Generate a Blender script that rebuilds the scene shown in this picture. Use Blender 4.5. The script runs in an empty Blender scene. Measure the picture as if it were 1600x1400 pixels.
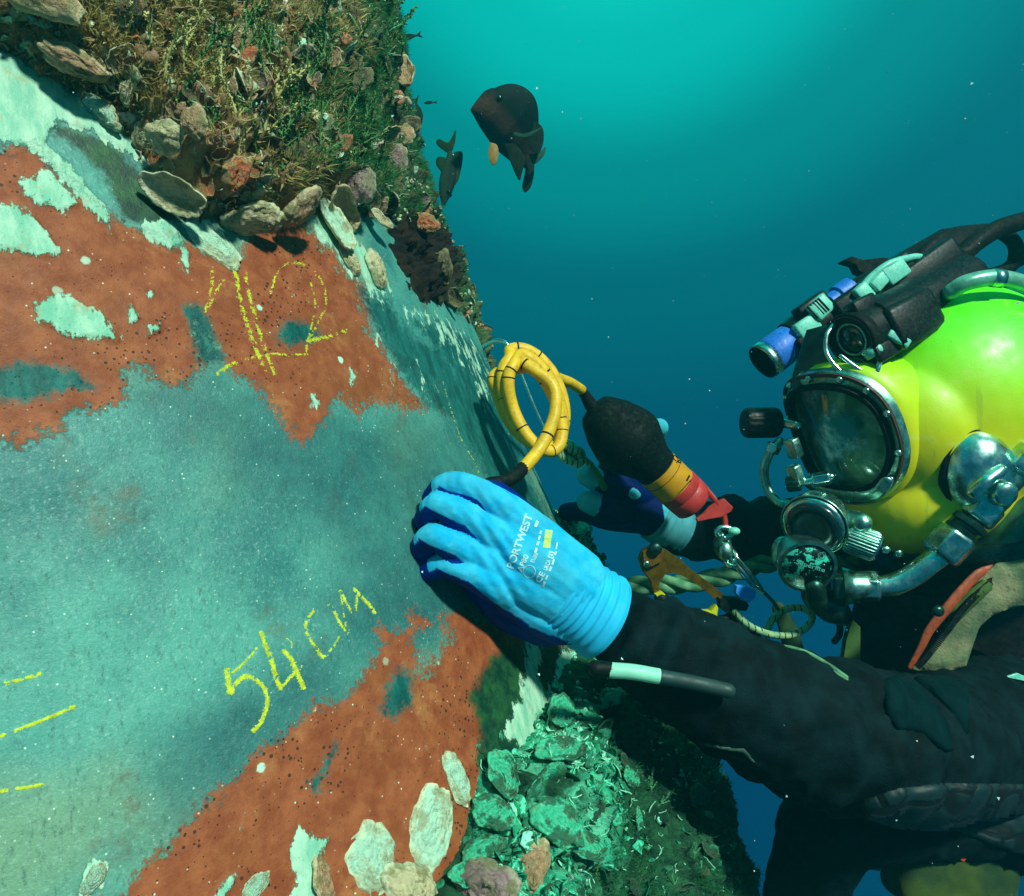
import bpy, bmesh, math, random
import numpy as np
from mathutils import Vector, Matrix
from mathutils.bvhtree import BVHTree

C = bpy.context.scene.collection
F = 1100.0                       # focal length in pixels of the 1600 x 1400 photograph

# ---------------------------------------------------------------- camera, water light, sun
cam_d = bpy.data.cameras.new("camera"); cam = bpy.data.objects.new("camera", cam_d); C.objects.link(cam)
cam.location = (0, 0, 0); cam.rotation_euler = (math.radians(90), 0, 0)
cam_d.sensor_width = 36; cam_d.lens = 36 * F / 1600.0
cam_d.clip_start = 0.02; cam_d.clip_end = 500
bpy.context.scene.camera = cam
sc = bpy.context.scene
sc.view_settings.view_transform = 'Standard'; sc.view_settings.look = 'None'
sc.view_settings.exposure = 0.40; sc.view_settings.gamma = 1.0
sc.cycles.max_bounces = 8; sc.cycles.volume_bounces = 1; sc.cycles.use_denoising = True

SUN_DIR = Vector((-0.40, 0.64, -0.66)).normalized()      # the way the light travels
SUN_STRENGTH = 5.0; SUN_COL = (0.84, 1.0, 0.86)
AMB = 1.18
HAZE = 0.08

world = bpy.data.worlds.new("World"); sc.world = world; world.use_nodes = True
nt = world.node_tree; nt.nodes.clear()
wo = nt.nodes.new('ShaderNodeOutputWorld'); bg = nt.nodes.new('ShaderNodeBackground')
tc = nt.nodes.new('ShaderNodeTexCoord')
nrm = nt.nodes.new('ShaderNodeVectorMath'); nrm.operation = 'NORMALIZE'
nt.links.new(tc.outputs['Generated'], nrm.inputs[0])
dot = nt.nodes.new('ShaderNodeVectorMath'); dot.operation = 'DOT_PRODUCT'
Ld = Vector((170, 1100, 1050)).normalized(); dot.inputs[1].default_value = Ld
nt.links.new(nrm.outputs[0], dot.inputs[0])
sx = nt.nodes.new('ShaderNodeSeparateXYZ'); nt.links.new(nrm.outputs[0], sx.inputs[0])
zm = nt.nodes.new('ShaderNodeMapRange'); zm.inputs[1].default_value = -0.10; zm.inputs[2].default_value = 1.0
zm.inputs[3].default_value = 0.0; zm.inputs[4].default_value = 1.0
nt.links.new(sx.outputs['Z'], zm.inputs[0])
mx = nt.nodes.new('ShaderNodeMath'); mx.operation = 'MAXIMUM'
yb_ = nt.nodes.new('ShaderNodeMapRange'); yb_.interpolation_type = 'SMOOTHSTEP'; yb_.inputs[1].default_value = 0.55; yb_.inputs[2].default_value = 0.0; yb_.inputs[3].default_value = 0.0; yb_.inputs[4].default_value = 0.95
nt.links.new(sx.outputs['Y'], yb_.inputs[0]); zy = nt.nodes.new('ShaderNodeMath'); zy.operation = 'MULTIPLY'; nt.links.new(zm.outputs[0], zy.inputs[0]); nt.links.new(yb_.outputs[0], zy.inputs[1])
sq_ = nt.nodes.new('ShaderNodeMath'); sq_.operation = 'POWER'; sq_.inputs[1].default_value = 0.35; nt.links.new(zy.outputs[0], sq_.inputs[0])
nt.links.new(dot.outputs['Value'], mx.inputs[0]); nt.links.new(sq_.outputs[0], mx.inputs[1])
cr = nt.nodes.new('ShaderNodeValToRGB'); cr.color_ramp.interpolation = 'EASE'
els = [(0.0, (0.0, 0.018, 0.050)), (0.27, (0.0, 0.024, 0.088)), (0.52, (0.0, 0.030, 0.098)), (0.74, (0.0, 0.050, 0.102)),
       (0.86, (0.0, 0.098, 0.130)), (0.925, (0.0, 0.215, 0.208)), (0.97, (0.0, 0.47, 0.40)), (1.0, (0.005, 0.72, 0.58))]
while len(cr.color_ramp.elements) < len(els): cr.color_ramp.elements.new(0.5)
for e, (p, c) in zip(cr.color_ramp.elements, els): e.position = p; e.color = (*c, 1)
nt.links.new(mx.outputs[0], cr.inputs[0]); nt.links.new(cr.outputs[0], bg.inputs['Color'])
bg.inputs['Strength'].default_value = AMB
nt.links.new(bg.outputs[0], wo.inputs[0])

sun_d = bpy.data.lights.new("sun", 'SUN'); sun = bpy.data.objects.new("sun", sun_d); C.objects.link(sun)
sun_d.energy = SUN_STRENGTH; sun_d.color = SUN_COL; sun_d.angle = math.radians(5)
sun.rotation_euler = SUN_DIR.to_track_quat('-Z', 'Y').to_euler()

# ---------------------------------------------------------------- helpers
rng = np.random.default_rng(7); random.seed(7)
def P(px, py, d): return np.array([(px - 800) / F * d, d, -(py - 700) / F * d])
def proj(p):
    p = np.asarray(p, float); return 800 + p[..., 0] / p[..., 1] * F, 700 - p[..., 2] / p[..., 1] * F
def lin(r, g, b):
    o = []
    for v in (r, g, b):
        v /= 255.0; o.append(v / 12.92 if v <= 0.04045 else ((v + 0.055) / 1.055) ** 2.4)
    return (*o, 1.0)
def unit(v):
    v = np.asarray(v, float); return v / (np.linalg.norm(v, axis=-1, keepdims=True) + 1e-12)

def _hash(ix, iy, iz, seed):
    h = (ix.astype(np.uint32) * np.uint32(374761393) + iy.astype(np.uint32) * np.uint32(668265263) + iz.astype(np.uint32) * np.uint32(2147483647) + np.uint32((seed * 974634777) & 0xffffffff))
    h = (h ^ (h >> np.uint32(13))) * np.uint32(1274126177)
    h = (h ^ (h >> np.uint32(15))) * np.uint32(2246822519)
    return ((h ^ (h >> np.uint32(16))) & np.uint32(0xffffff)).astype(np.float64) / 16777215.0
def vnoise(p, seed=0):
    i = np.floor(p).astype(np.int64); f = p - i; f = f * f * (3 - 2 * f); r = 0
    for dx in (0, 1):
        for dy in (0, 1):
            for dz in (0, 1):
                w = (f[:, 0] if dx else 1 - f[:, 0]) * (f[:, 1] if dy else 1 - f[:, 1]) * (f[:, 2] if dz else 1 - f[:, 2])
                r = r + w * _hash(i[:, 0] + dx, i[:, 1] + dy, i[:, 2] + dz, seed)
    return r
def fbm(p, octaves=4, seed=0, gain=0.5):
    p = np.asarray(p, float); a = 1.0; s = 0; t = 0
    for o in range(octaves):
        s = s + a * vnoise(p * 2 ** o + 17.3 * o, seed + o); t += a; a *= gain
    return s / t
def worley(p, seed=0):
    p = np.asarray(p, float); i = np.floor(p).astype(np.int64); best = np.full(len(p), 9.0)
    for dx in (-1, 0, 1):
        for dy in (-1, 0, 1):
            for dz in (-1, 0, 1):
                c = (i[:, 0] + dx, i[:, 1] + dy, i[:, 2] + dz)
                q = np.stack([c[0] + _hash(*c, seed), c[1] + _hash(*c, seed + 1), c[2] + _hash(*c, seed + 2)], 1)
                best = np.minimum(best, ((p - q) ** 2).sum(1))
    return np.sqrt(best)
def smooth(x, a, b):
    t = np.clip((x - a) / (b - a), 0, 1); return t * t * (3 - 2 * t)
def poly_sdf(px, py, poly):
    """signed distance, positive inside"""
    poly = np.asarray(poly, float); n = len(poly); d = np.full(px.shape, 1e9); ins = np.zeros(px.shape, bool)
    for k in range(n):
        a = poly[k]; b = poly[(k + 1) % n]; e = b - a
        wx = px - a[0]; wy = py - a[1]
        t = np.clip((wx * e[0] + wy * e[1]) / (e @ e + 1e-9), 0, 1)
        d = np.minimum(d, (wx - e[0] * t) ** 2 + (wy - e[1] * t) ** 2)
        c = ((a[1] <= py) & (b[1] > py)) | ((b[1] <= py) & (a[1] > py))
        if abs(e[1]) > 1e-9: ins ^= c & (px < a[0] + (py - a[1]) / e[1] * e[0])
    return np.where(ins, 1, -1) * np.sqrt(d)
def polys_sdf(px, py, polys, pad=70.0):
    r = np.full(px.shape, -pad)
    for q in polys:
        q = np.asarray(q, float); x0, y0 = q.min(0) - pad; x1, y1 = q.max(0) + pad
        m = (px > x0) & (px < x1) & (py > y0) & (py < y1)
        if m.any(): r[m] = np.maximum(r[m], poly_sdf(px[m], py[m], q))
    return np.clip(r, -pad, pad)

def new_mesh(name, v, f, mat=None, parent=None, smooth_=True, attrs=None):
    me = bpy.data.meshes.new(name); v = np.asarray(v, np.float32)
    if isinstance(f, np.ndarray):
        k = f.shape[1]; me.vertices.add(len(v)); me.vertices.foreach_set("co", v.ravel())
        me.loops.add(f.size); me.loops.foreach_set("vertex_index", f.astype(np.int32).ravel())
        me.polygons.add(len(f)); me.polygons.foreach_set("loop_start", np.arange(0, f.size, k, dtype=np.int32))
        me.update(calc_edges=True)
    else:
        me.from_pydata([tuple(map(float, x)) for x in v], [], f)
    me.polygons.foreach_set("use_smooth", np.full(len(me.polygons), smooth_))
    if attrs:
        for k2, a in attrs.items():
            a = np.asarray(a, np.float32)
            if a.ndim == 1:
                at = me.attributes.new(k2, 'FLOAT', 'POINT'); at.data.foreach_set("value", a)
            else:
                at = me.attributes.new(k2, 'FLOAT_COLOR', 'POINT'); at.data.foreach_set("color", a.ravel())
    if mat: me.materials.append(mat)
    me.update(); me.validate()
    o = bpy.data.objects.new(name, me); C.objects.link(o)
    if parent is not None:
        o.parent = parent; o.matrix_parent_inverse = Matrix.Translation(-parent.location)
        parent_fix(o, parent)
    return o
def world_loc(o):
    l = Vector((0, 0, 0))
    while o is not None: l = l + o.location; o = o.parent
    return l
def parent_fix(o, parent):
    # parents here only carry a location: keep the child's coordinates as world coordinates, bake the offset in the mesh
    off = world_loc(parent); me = o.data; n = len(me.vertices); co = np.empty(n * 3, np.float32); me.vertices.foreach_get("co", co)
    co = co.reshape(-1, 3) - np.array(off, np.float32); me.vertices.foreach_set("co", co.ravel()); me.update()
    o.matrix_parent_inverse = Matrix.Identity(4)
def tag(o, label=None, cat=None, group=None, kind=None):
    if label: o['label'] = label
    if cat: o['category'] = cat
    if group: o['group'] = group
    if kind: o['kind'] = kind
    return o
def thing(name, label, cat, loc, group=None):
    o = bpy.data.objects.new(name, None); o.empty_display_size = 0.02; C.objects.link(o)
    o.location = tuple(float(x) for x in loc); return tag(o, label, cat, group)

class MB:
    """collects shapes for one mesh"""
    def __init__(s): s.v = []; s.f = []; s.n = 0
    def add(s, v, f):
        v = np.asarray(v, float); s.v.append(v); s.f += [tuple(int(i) + s.n for i in q) for q in f]; s.n += len(v); return s
    def tube(s, pts, rad, seg=14, caps='round', ell=None, up=None):
        pts = np.asarray(pts, float); n = len(pts); rad = np.broadcast_to(np.asarray(rad, float), (n,)).copy()
        tg = np.gradient(pts, axis=0); tg = unit(tg)
        if caps == 'round':
            r0, r1 = rad[0], rad[-1]; P0, P1, t0, t1 = pts[0], pts[-1], tg[0], tg[-1]
            a = [(P0 - t0 * r0 * math.cos(q), r0 * math.sin(q), t0) for q in (0.15, 0.6, 1.1)]
            b = [(P1 + t1 * r1 * math.cos(q), r1 * math.sin(q), t1) for q in (1.1, 0.6, 0.15)]
            pts = np.vstack([[x[0] for x in a], pts, [x[0] for x in b]]); rad = np.concatenate([[x[1] for x in a], rad, [x[1] for x in b]])
            tg = np.vstack([[x[2] for x in a], tg, [x[2] for x in b]]); n = len(pts)
        u = np.array(up if up is not None else (0, 0, 1.0), float); 
        if abs(unit(u) @ tg[0]) > 0.95: u = np.array([1.0, 0, 0])
        V = []; 
        for i in range(n):
            u = u - (u @ tg[i]) * tg[i]; u = unit(u); w = np.cross(tg[i], u)
            e = (1, 1) if ell is None else ell
            for k in range(seg):
                a = 2 * math.pi * k / seg; V.append(pts[i] + rad[i] * (math.cos(a) * e[0] * u + math.sin(a) * e[1] * w))
        Fc = [(i * seg + k, i * seg + (k + 1) % seg, (i + 1) * seg + (k + 1) % seg, (i + 1) * seg + k) for i in range(n - 1) for k in range(seg)]
        if caps is not None: Fc += [tuple(range(seg))[::-1], tuple((n - 1) * seg + k for k in range(seg))]
        return s.add(V, Fc)
    def ellipsoid(s, c, ax, r, nu=24, nv=14):
        c = np.asarray(c, float); A = np.asarray(ax, float); V = [c + A[2] * r[2]]
        for i in range(1, nv):
            t = math.pi * i / nv
            for k in range(nu):
                p = 2 * math.pi * k / nu
                V.append(c + A[0] * r[0] * math.sin(t) * math.cos(p) + A[1] * r[1] * math.sin(t) * math.sin(p) + A[2] * r[2] * math.cos(t))
        V.append(c - A[2] * r[2]); Fc = [(0, 1 + k, 1 + (k + 1) % nu) for k in range(nu)]
        for i in range(nv - 2): Fc += [(1 + i * nu + k, 1 + (i + 1) * nu + k, 1 + (i + 1) * nu + (k + 1) % nu, 1 + i * nu + (k + 1) % nu) for k in range(nu)]
        L = 1 + (nv - 1) * nu; Fc += [(L, 1 + (nv - 2) * nu + (k + 1) % nu, 1 + (nv - 2) * nu + k) for k in range(nu)]
        return s.add(V, Fc)
    def lathe(s, c, axis, prof, seg=40, up=None, closed=False):
        """prof: list of (distance along axis, radius)"""
        c = np.asarray(c, float); a = unit(axis); u = np.array(up if up is not None else ((0, 0, 1.0) if abs(a[2]) < 0.9 else (1.0, 0, 0)), float)
        u = unit(u - (u @ a) * a); w = np.cross(a, u); V = []
        for (z, r) in prof:
            for k in range(seg):
                t = 2 * math.pi * k / seg; V.append(c + a * z + r * (math.cos(t) * u + math.sin(t) * w))
        n = len(prof); Fc = [(i * seg + k, i * seg + (k + 1) % seg, (i + 1) * seg + (k + 1) % seg, (i + 1) * seg + k) for i in range(n - 1) for k in range(seg)]
        if closed: Fc += [((n - 1) * seg + k, (n - 1) * seg + (k + 1) % seg, (k + 1) % seg, k) for k in range(seg)]
        else: Fc += [tuple(range(seg))[::-1], tuple((n - 1) * seg + k for k in range(seg))]
        return s.add(V, Fc)
    def box(s, c, ax, h, bev=0.15):
        """rounded-edge box, ax three unit axes, h half sizes"""
        c = np.asarray(c, float); A = unit(np.asarray(ax, float)); b = min(h) * bev
        bm = bmesh.new(); bmesh.ops.create_cube(bm, size=2.0)
        for v in bm.verts: v.co = Vector((v.co.x * h[0], v.co.y * h[1], v.co.z * h[2]))
        bmesh.ops.bevel(bm, geom=bm.edges[:], offset=b, segments=2, affect='EDGES', profile=0.5)
        V = [c + A[0] * v.co.x + A[1] * v.co.y + A[2] * v.co.z for v in bm.verts]; bm.verts.index_update()
        Fc = [[v.index for v in q.verts] for q in bm.faces]; bm.free(); return s.add(V, Fc)
    def prism(s, outline, depth_vec, bevel=0.0):
        """closed outline of 3D points extruded along depth_vec, edges slightly drawn in"""
        o = np.asarray(outline, float); d = np.asarray(depth_vec, float); c = o.mean(0); n = len(o)
        if bevel > 0:
            sh = lambda q: q + unit(c - q) * bevel
            rings = [sh(o), o + d * 0.18, o + d * 0.82, sh(o) + d]
        else: rings = [o, o + d]
        V = np.vstack(rings); m = len(rings)
        Fc = [(i * n + k, i * n + (k + 1) % n, (i + 1) * n + (k + 1) % n, (i + 1) * n + k) for i in range(m - 1) for k in range(n)]
        Fc += [tuple(range(n))[::-1], tuple((m - 1) * n + k for k in range(n))]
        return s.add(V, Fc)
    def build(s, name, mat=None, parent=None, smooth_=True, auto=None, fix=True):
        o = new_mesh(name, np.vstack(s.v), s.f, mat, parent, smooth_)
        if fix:
            bm = bmesh.new(); bm.from_mesh(o.data); bmesh.ops.recalc_face_normals(bm, faces=bm.faces[:])
            if auto is not None:
                for e in bm.edges:
                    if len(e.link_faces) == 2 and e.calc_face_angle(0) > math.radians(auto): e.smooth = False
            bm.to_mesh(o.data); bm.free()
        return o
def fuse(mb, voxel, it=6, fac=0.5):
    """one continuous surface out of overlapping shapes -> (verts, faces)"""
    o = mb.build('tmp'); m = o.modifiers.new('r', 'REMESH'); m.mode = 'VOXEL'; m.voxel_size = voxel
    if it:
        s_ = o.modifiers.new('s', 'SMOOTH'); s_.iterations = it; s_.factor = fac
    dg = bpy.context.evaluated_depsgraph_get(); ev = o.evaluated_get(dg); me = ev.to_mesh()
    v = np.empty(len(me.vertices) * 3, np.float32); me.vertices.foreach_get("co", v); v = v.reshape(-1, 3).astype(float)
    f = [tuple(p.vertices) for p in me.polygons]; ev.to_mesh_clear()
    me0 = o.data; bpy.data.objects.remove(o); bpy.data.meshes.remove(me0)
    if all(len(q) == 4 for q in f): f = np.array(f)
    return v, f
def catmull(pts, n=8):
    p = np.asarray(pts, float); p = np.vstack([2 * p[0] - p[1], p, 2 * p[-1] - p[-2]]); o = []
    for i in range(1, len(p) - 2):
        for k in range(n):
            t = k / n; o.append(0.5 * (2 * p[i] + (p[i + 1] - p[i - 1]) * t + (2 * p[i - 1] - 5 * p[i] + 4 * p[i + 1] - p[i + 2]) * t * t + (3 * p[i] - p[i - 1] - 3 * p[i + 1] + p[i + 2]) * t ** 3))
    o.append(p[-2]); return np.array(o)
def bvh_of(o):
    off = np.array(world_loc(o)); me = o.data; v = np.empty(len(me.vertices) * 3); me.vertices.foreach_get("co", v); v = v.reshape(-1, 3) + off
    return BVHTree.FromPolygons(v.tolist(), [tuple(p.vertices) for p in me.polygons])
def cast(bvh, px, py):
    d = unit(P(px, py, 1.0)); h = bvh.ray_cast(Vector((0, 0, 0)), Vector(d))
    if h[0] is None: return None
    n = h[1] if h[1].dot(Vector(d)) < 0 else -h[1]
    return np.array(h[0]), np.array(n)

# ---------------------------------------------------------------- materials
class NT:
    def __init__(s, name):
        s.m = bpy.data.materials.new(name); s.m.use_nodes = True; s.t = s.m.node_tree; s.t.nodes.clear()
        s.out = s.t.nodes.new('ShaderNodeOutputMaterial'); s.b = s.t.nodes.new('ShaderNodeBsdfPrincipled'); s.t.links.new(s.b.outputs[0], s.out.inputs[0])
        s.tc = s.t.nodes.new('ShaderNodeTexCoord')
    def set(s, sock, v):
        if isinstance(v, bpy.types.NodeSocket): s.t.links.new(v, sock)
        elif v is not None:
            sock.default_value = v if not (isinstance(v, tuple) and len(v) == 3 and sock.type == 'RGBA') else (*v, 1)
    def noise(s, scale, detail=4, rough=0.55, vec=None, stretch=None, dist=0.0):
        n = s.t.nodes.new('ShaderNodeTexNoise'); n.inputs['Scale'].default_value = scale; n.inputs['Detail'].default_value = detail
        n.inputs['Roughness'].default_value = rough; n.inputs['Distortion'].default_value = dist
        s.t.links.new(s.vec(vec, stretch), n.inputs['Vector']); return n.outputs['Fac']
    def vec(s, vec=None, stretch=None):
        v = vec or s.tc.outputs['Object']
        if stretch:
            m = s.t.nodes.new('ShaderNodeMapping'); m.inputs['Rotation'].default_value = stretch[1]; m.inputs['Scale'].default_value = stretch[0]; m.vector_type = 'TEXTURE'
            m.vector_type = 'POINT'; s.t.links.new(v, m.inputs['Vector']); v = m.outputs[0]
        return v
    def voro(s, scale, feature='F1', vec=None, stretch=None, rnd=1.0):
        n = s.t.nodes.new('ShaderNodeTexVoronoi'); n.feature = feature; n.inputs['Scale'].default_value = scale; n.inputs['Randomness'].default_value = rnd
        s.t.links.new(s.vec(vec, stretch), n.inputs['Vector']); return n.outputs['Distance'], (n.outputs['Color'] if feature == 'F1' else None)
    def math(s, op, a, b=None, c=None, clamp=False):
        n = s.t.nodes.new('ShaderNodeMath'); n.operation = op; n.use_clamp = clamp; s.set(n.inputs[0], a)
        if b is not None: s.set(n.inputs[1], b)
        if c is not None: s.set(n.inputs[2], c)
        return n.outputs[0]
    def ss(s, x, a, b, lo=0.0, hi=1.0):
        n = s.t.nodes.new('ShaderNodeMapRange'); n.interpolation_type = 'SMOOTHSTEP'; s.set(n.inputs[0], x)
        for i, v in enumerate((a, b, lo, hi)): s.set(n.inputs[i + 1], v)
        return n.outputs[0]
    def mix(s, fac, a, b, mode='MIX'):
        n = s.t.nodes.new('ShaderNodeMix'); n.data_type = 'RGBA'; n.blend_type = mode; n.clamp_factor = True
        s.set(n.inputs['Factor'], fac); s.set(n.inputs[6], a); s.set(n.inputs[7], b); return n.outputs[2]
    def attr(s, name, color=False):
        n = s.t.nodes.new('ShaderNodeAttribute'); n.attribute_name = name; return n.outputs['Color'] if color else n.outputs['Fac']
    def bump(s, h, strength=0.3, dist=0.001):
        n = s.t.nodes.new('ShaderNodeBump'); n.inputs['Strength'].default_value = strength; n.inputs['Distance'].default_value = dist
        s.set(n.inputs['Height'], h); s.t.links.new(n.outputs[0], s.b.inputs['Normal'])
    def p(s, **k):
        for a, v in k.items(): s.set(s.b.inputs[a.replace('_', ' ')], v)
        return s
def paint(name, col, rough=0.5, metal=0.0, var=0.25, scale=60, bump=0.25, bscale=400, bdist=0.0006, grime=None, gamt=0.35, coat=0.0, sheen=0.0, spec=0.5):
    """procedural surface: base colour with soft mottling, dirt flecks, fine relief"""
    t = NT(name); n1 = t.noise(scale, 5, 0.6); dark = tuple(c * (1 - var) for c in col[:3]); light = tuple(min(1, c * (1 + var * 0.6)) for c in col[:3])
    c = t.mix(t.ss(n1, 0.3, 0.7), (*dark, 1), (*light, 1))
    if grime is not None:
        g = t.noise(scale * 2.7, 6, 0.7); c = t.mix(t.math('MULTIPLY', t.ss(g, 0.52, 0.66), gamt), c, grime)
    r = t.ss(t.noise(scale * 1.7, 4), 0.25, 0.75, max(0.02, rough * 0.75), min(1, rough * 1.25))
    t.p(Base_Color=c, Roughness=r, Metallic=metal, Coat_Weight=coat, Sheen_Weight=sheen, Specular_IOR_Level=spec)
    t.bump(t.noise(bscale, 5, 0.6), bump, bdist); return t.m
# ---------------------------------------------------------------- the pile: a leaning steel cylinder, and where a pixel meets it
TILT = math.radians(23.5); R0 = 0.8; D0 = 1.27
NV = np.array([math.cos(TILT), 0, math.sin(TILT)]); AX = np.array([-math.sin(TILT), 0, math.cos(TILT)]); E1 = np.array([0, -1.0, 0])
PHI = math.asin(R0 / D0) - math.radians(1.1)
CC = D0 * (np.array([0, math.cos(PHI), 0]) - math.sin(PHI) * NV)
TAN = math.radians(90.0)
def surf(th, h, r=0.0):
    th = np.asarray(th, float)[..., None]; h = np.asarray(h, float)[..., None]; r = np.asarray(r, float)[..., None]
    return CC + (R0 + r) * (np.cos(th) * E1 + np.sin(th) * NV) + h * AX
def snorm(th):
    th = np.asarray(th, float)[..., None]; return np.cos(th) * E1 + np.sin(th) * NV
def hit(px, py, r=0.0):
    px = np.asarray(px, float); py = np.asarray(py, float)
    d = np.stack([(px - 800) / F, np.ones_like(px), -(py - 700) / F], -1); dp = d - (d @ AX)[..., None] * AX
    a = (dp * dp).sum(-1); b = -2 * dp @ CC; c = CC @ CC - (R0 + r) ** 2; q = np.maximum(b * b - 4 * a * c, 0)
    s = (-b - np.sqrt(q)) / 2 / a; p = d * s[..., None]; w = p - CC; h = w @ AX; w = w - h[..., None] * AX
    return p, np.arctan2(w @ NV, -w[..., 1]), h
# tangent angle (constant for a straight cylinder seen from one point)
_p, _t, _h = hit(np.array(812.0), np.array(675.0)); THT = float(_t)
def pix_of(th, h):
    """pixel a pile point shows at; points round the back take the pixel of the rim beside them, pushed on outwards"""
    t2 = np.minimum(th, THT); p = surf(t2, h); x, y = proj(np.where(p[..., 1:2] < 0.15, [[0, 0.15, 0]], 0) + p)
    ext = np.maximum(th - THT, 0) * 500; return x + ext * 0.9, y

RUST = [[(-400,200),(0,232),(60,236),(110,290),(180,345),(270,372),(380,400),(425,350),(470,345),(520,395),(560,440),(585,520),(622,580),(668,635),(640,640),(600,622),(560,640),(530,622),(505,662),(470,690),(440,662),(400,612),(362,585),(335,545),(312,505),(292,478),(300,520),(322,570),(285,602),(240,590),(205,565),(190,618),(120,645),(60,672),(0,688),(-400,740)],
        [(-400,1800),(150,1420),(190,1400),(240,1340),(330,1250),(400,1180),(470,1130),(490,1100),(540,1095),(560,1060),(600,1010),(588,985),(640,988),(652,1050),(680,1040),(700,985),(680,962),(722,950),(770,975),(830,990),(900,1010),(900,1250),(780,1400),(700,1800)],
        [(685,600),(702,640),(695,640)], [(5,690),(40,672),(60,680),(40,700),(20,706)], [(630,965),(650,955),(670,975),(640,985)], [(735,985),(760,990),(740,1000)]]
TEAL = [[(640,500),(700,505),(760,560),(800,650),(840,730),(800,720),(740,640),(690,560)], [(-60,566),(60,566),(110,574),(150,606),(120,604),(70,622),(-60,634)],
        [(560,452),(600,470),(640,520),(700,560),(750,620),(800,700),(860,800),(900,900),(830,900),(770,760),(710,650),(668,632),(622,575),(588,510)],
        [(285,480),(305,478),(325,500),(345,560),(330,575),(308,560)], [(620,1040),(650,1060),(640,1100),(615,1120),(598,1110)],
        [(495,1240),(490,1225),(525,1160),(528,1165),(508,1215)], [(430,530),(450,500),(485,500),(500,520),(480,535),(450,540)]]
RESI = [[(480,330),(512,345),(560,385),(585,400),(612,455),(608,490),(590,478),(570,470),(555,440),(530,400),(500,370)],
        [(625,482),(660,488),(705,500),(752,545),(768,590),(772,640),(755,640),(742,600),(716,560),(690,540),(668,520),(645,500)],
        [(50,475),(72,455),(120,470),(160,490),(186,528),(182,541),(150,528),(100,528),(88,515),(60,505)],
        [(195,475),(208,470),(218,500),(205,505)], [(225,510),(235,505),(252,500),(250,520),(230,528)], [(240,458),(232,465),(224,460)],
        [(-60,75),(30,85),(95,130),(150,160),(200,200),(245,245),(238,262),(190,235),(140,205),(90,190),(70,225),(110,260),(165,330),(180,375),(150,340),(110,300),(60,240),(0,225),(-60,232)],
        [(-60,335),(30,320),(60,345),(95,395),(70,405),(0,390),(-60,392)],
        [(205,352),(270,338),(300,395),(290,418),(280,395),(235,372)], [(30,290),(75,268),(125,320),(95,330),(52,320)],
        [(825,985),(838,1000),(842,1060),(858,1100),(880,1010),(900,1020),(905,1100),(880,1140),(850,1180),(810,1170),(790,1140),(812,1090),(822,1040)],
        [(588,520),(600,520),(618,575),(622,620),(612,590)], [(450,1330),(470,1300),(520,1310),(500,1345),(530,1420),(440,1420),(470,1370)],
        [(130,1360),(150,1340),(165,1350),(150,1390),(120,1420)], [(630,555),(650,560),(700,640),(680,625)], [(320,1420),(345,1380),(365,1365),(370,1372),(345,1420)],
        [(375,1300),(383,1272),(384,1305)], [(480,620),(490,612),(500,630),(488,634)], [(545,575),(555,585),(548,600)], [(775,965),(770,940),(790,980)]]
ALGA_SHADE = [[(65,195),(95,195),(150,215),(200,245),(250,290),(300,335),(235,355),(195,345),(172,290),(130,245)], [(45,300),(75,275),(110,310),(85,318)],
        [(770,1030),(800,1005),(900,1010),(900,1250),(790,1240),(745,1190),(752,1130),(738,1090),(758,1060)]]  # last outline paints the arm's cast shadow; the other two are algae

TH = np.concatenate([np.radians(np.linspace(-180, 24, 40, endpoint=False)), np.radians(np.linspace(24, 94, 860)), np.radians(np.linspace(96, 180, 20, endpoint=False))])
HH = np.concatenate([np.linspace(-4.0, -0.72, 12, endpoint=False), np.linspace(-0.72, 0.62, 960), np.linspace(0.75, 4.0, 12)])
def grid_faces(nr, nc, wrap=False):
    i = np.arange(nr - 1)[:, None]; j = np.arange(nc if wrap else nc - 1)[None, :]; j2 = (j + 1) % nc
    return np.stack([(i * nc + j), (i * nc + j2), ((i + 1) * nc + j2), ((i + 1) * nc + j)], -1).reshape(-1, 4)
tt, hh = np.meshgrid(TH, HH); tt = tt.ravel(); hh = hh.ravel()
px, py = pix_of(tt, hh); base = surf(tt, hh)
wob = (fbm(base * 22, 3, 3) - 0.5) * 26 + (fbm(base * 90, 3, 9) - 0.5) * 16
wob2 = (fbm(base * 30, 3, 13) - 0.5) * 20
a_rust = polys_sdf(px + wob, py + wob2, RUST) / 70; SLATE = [[(300,620),(430,640),(560,650),(700,680),(780,800),(740,960),(620,990),(560,1000),(500,960),(560,900),(500,820),(380,760)], [(230,560),(330,600),(360,660),(270,680),(210,620)], [(250,1170),(330,1120),(440,1060),(520,1040),(540,1090),(470,1130),(330,1240),(250,1290)]]
a_sla = polys_sdf(px + wob * 3, py + wob2 * 3, SLATE, 70.0) / 70
a_teal = polys_sdf(px + wob * 0.4, py + wob2 * 0.4, TEAL) / 70
a_res = polys_sdf(px + wob * 0.35, py + wob2 * 0.3, RESI) / 70; a_alga_shade = polys_sdf(px + wob * 1.1, py, ALGA_SHADE) / 70
hmap = (fbm(base * 9, 3, 21) - 0.5) * 0.006 + (fbm(base * 45, 3, 22) - 0.5) * 0.0014
hmap += 0.0011 * smooth(a_res + (fbm(base * 160, 2, 5) - 0.5) * 0.12, -0.02, 0.05)
pile_v = surf(tt, hh, hmap)

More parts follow.
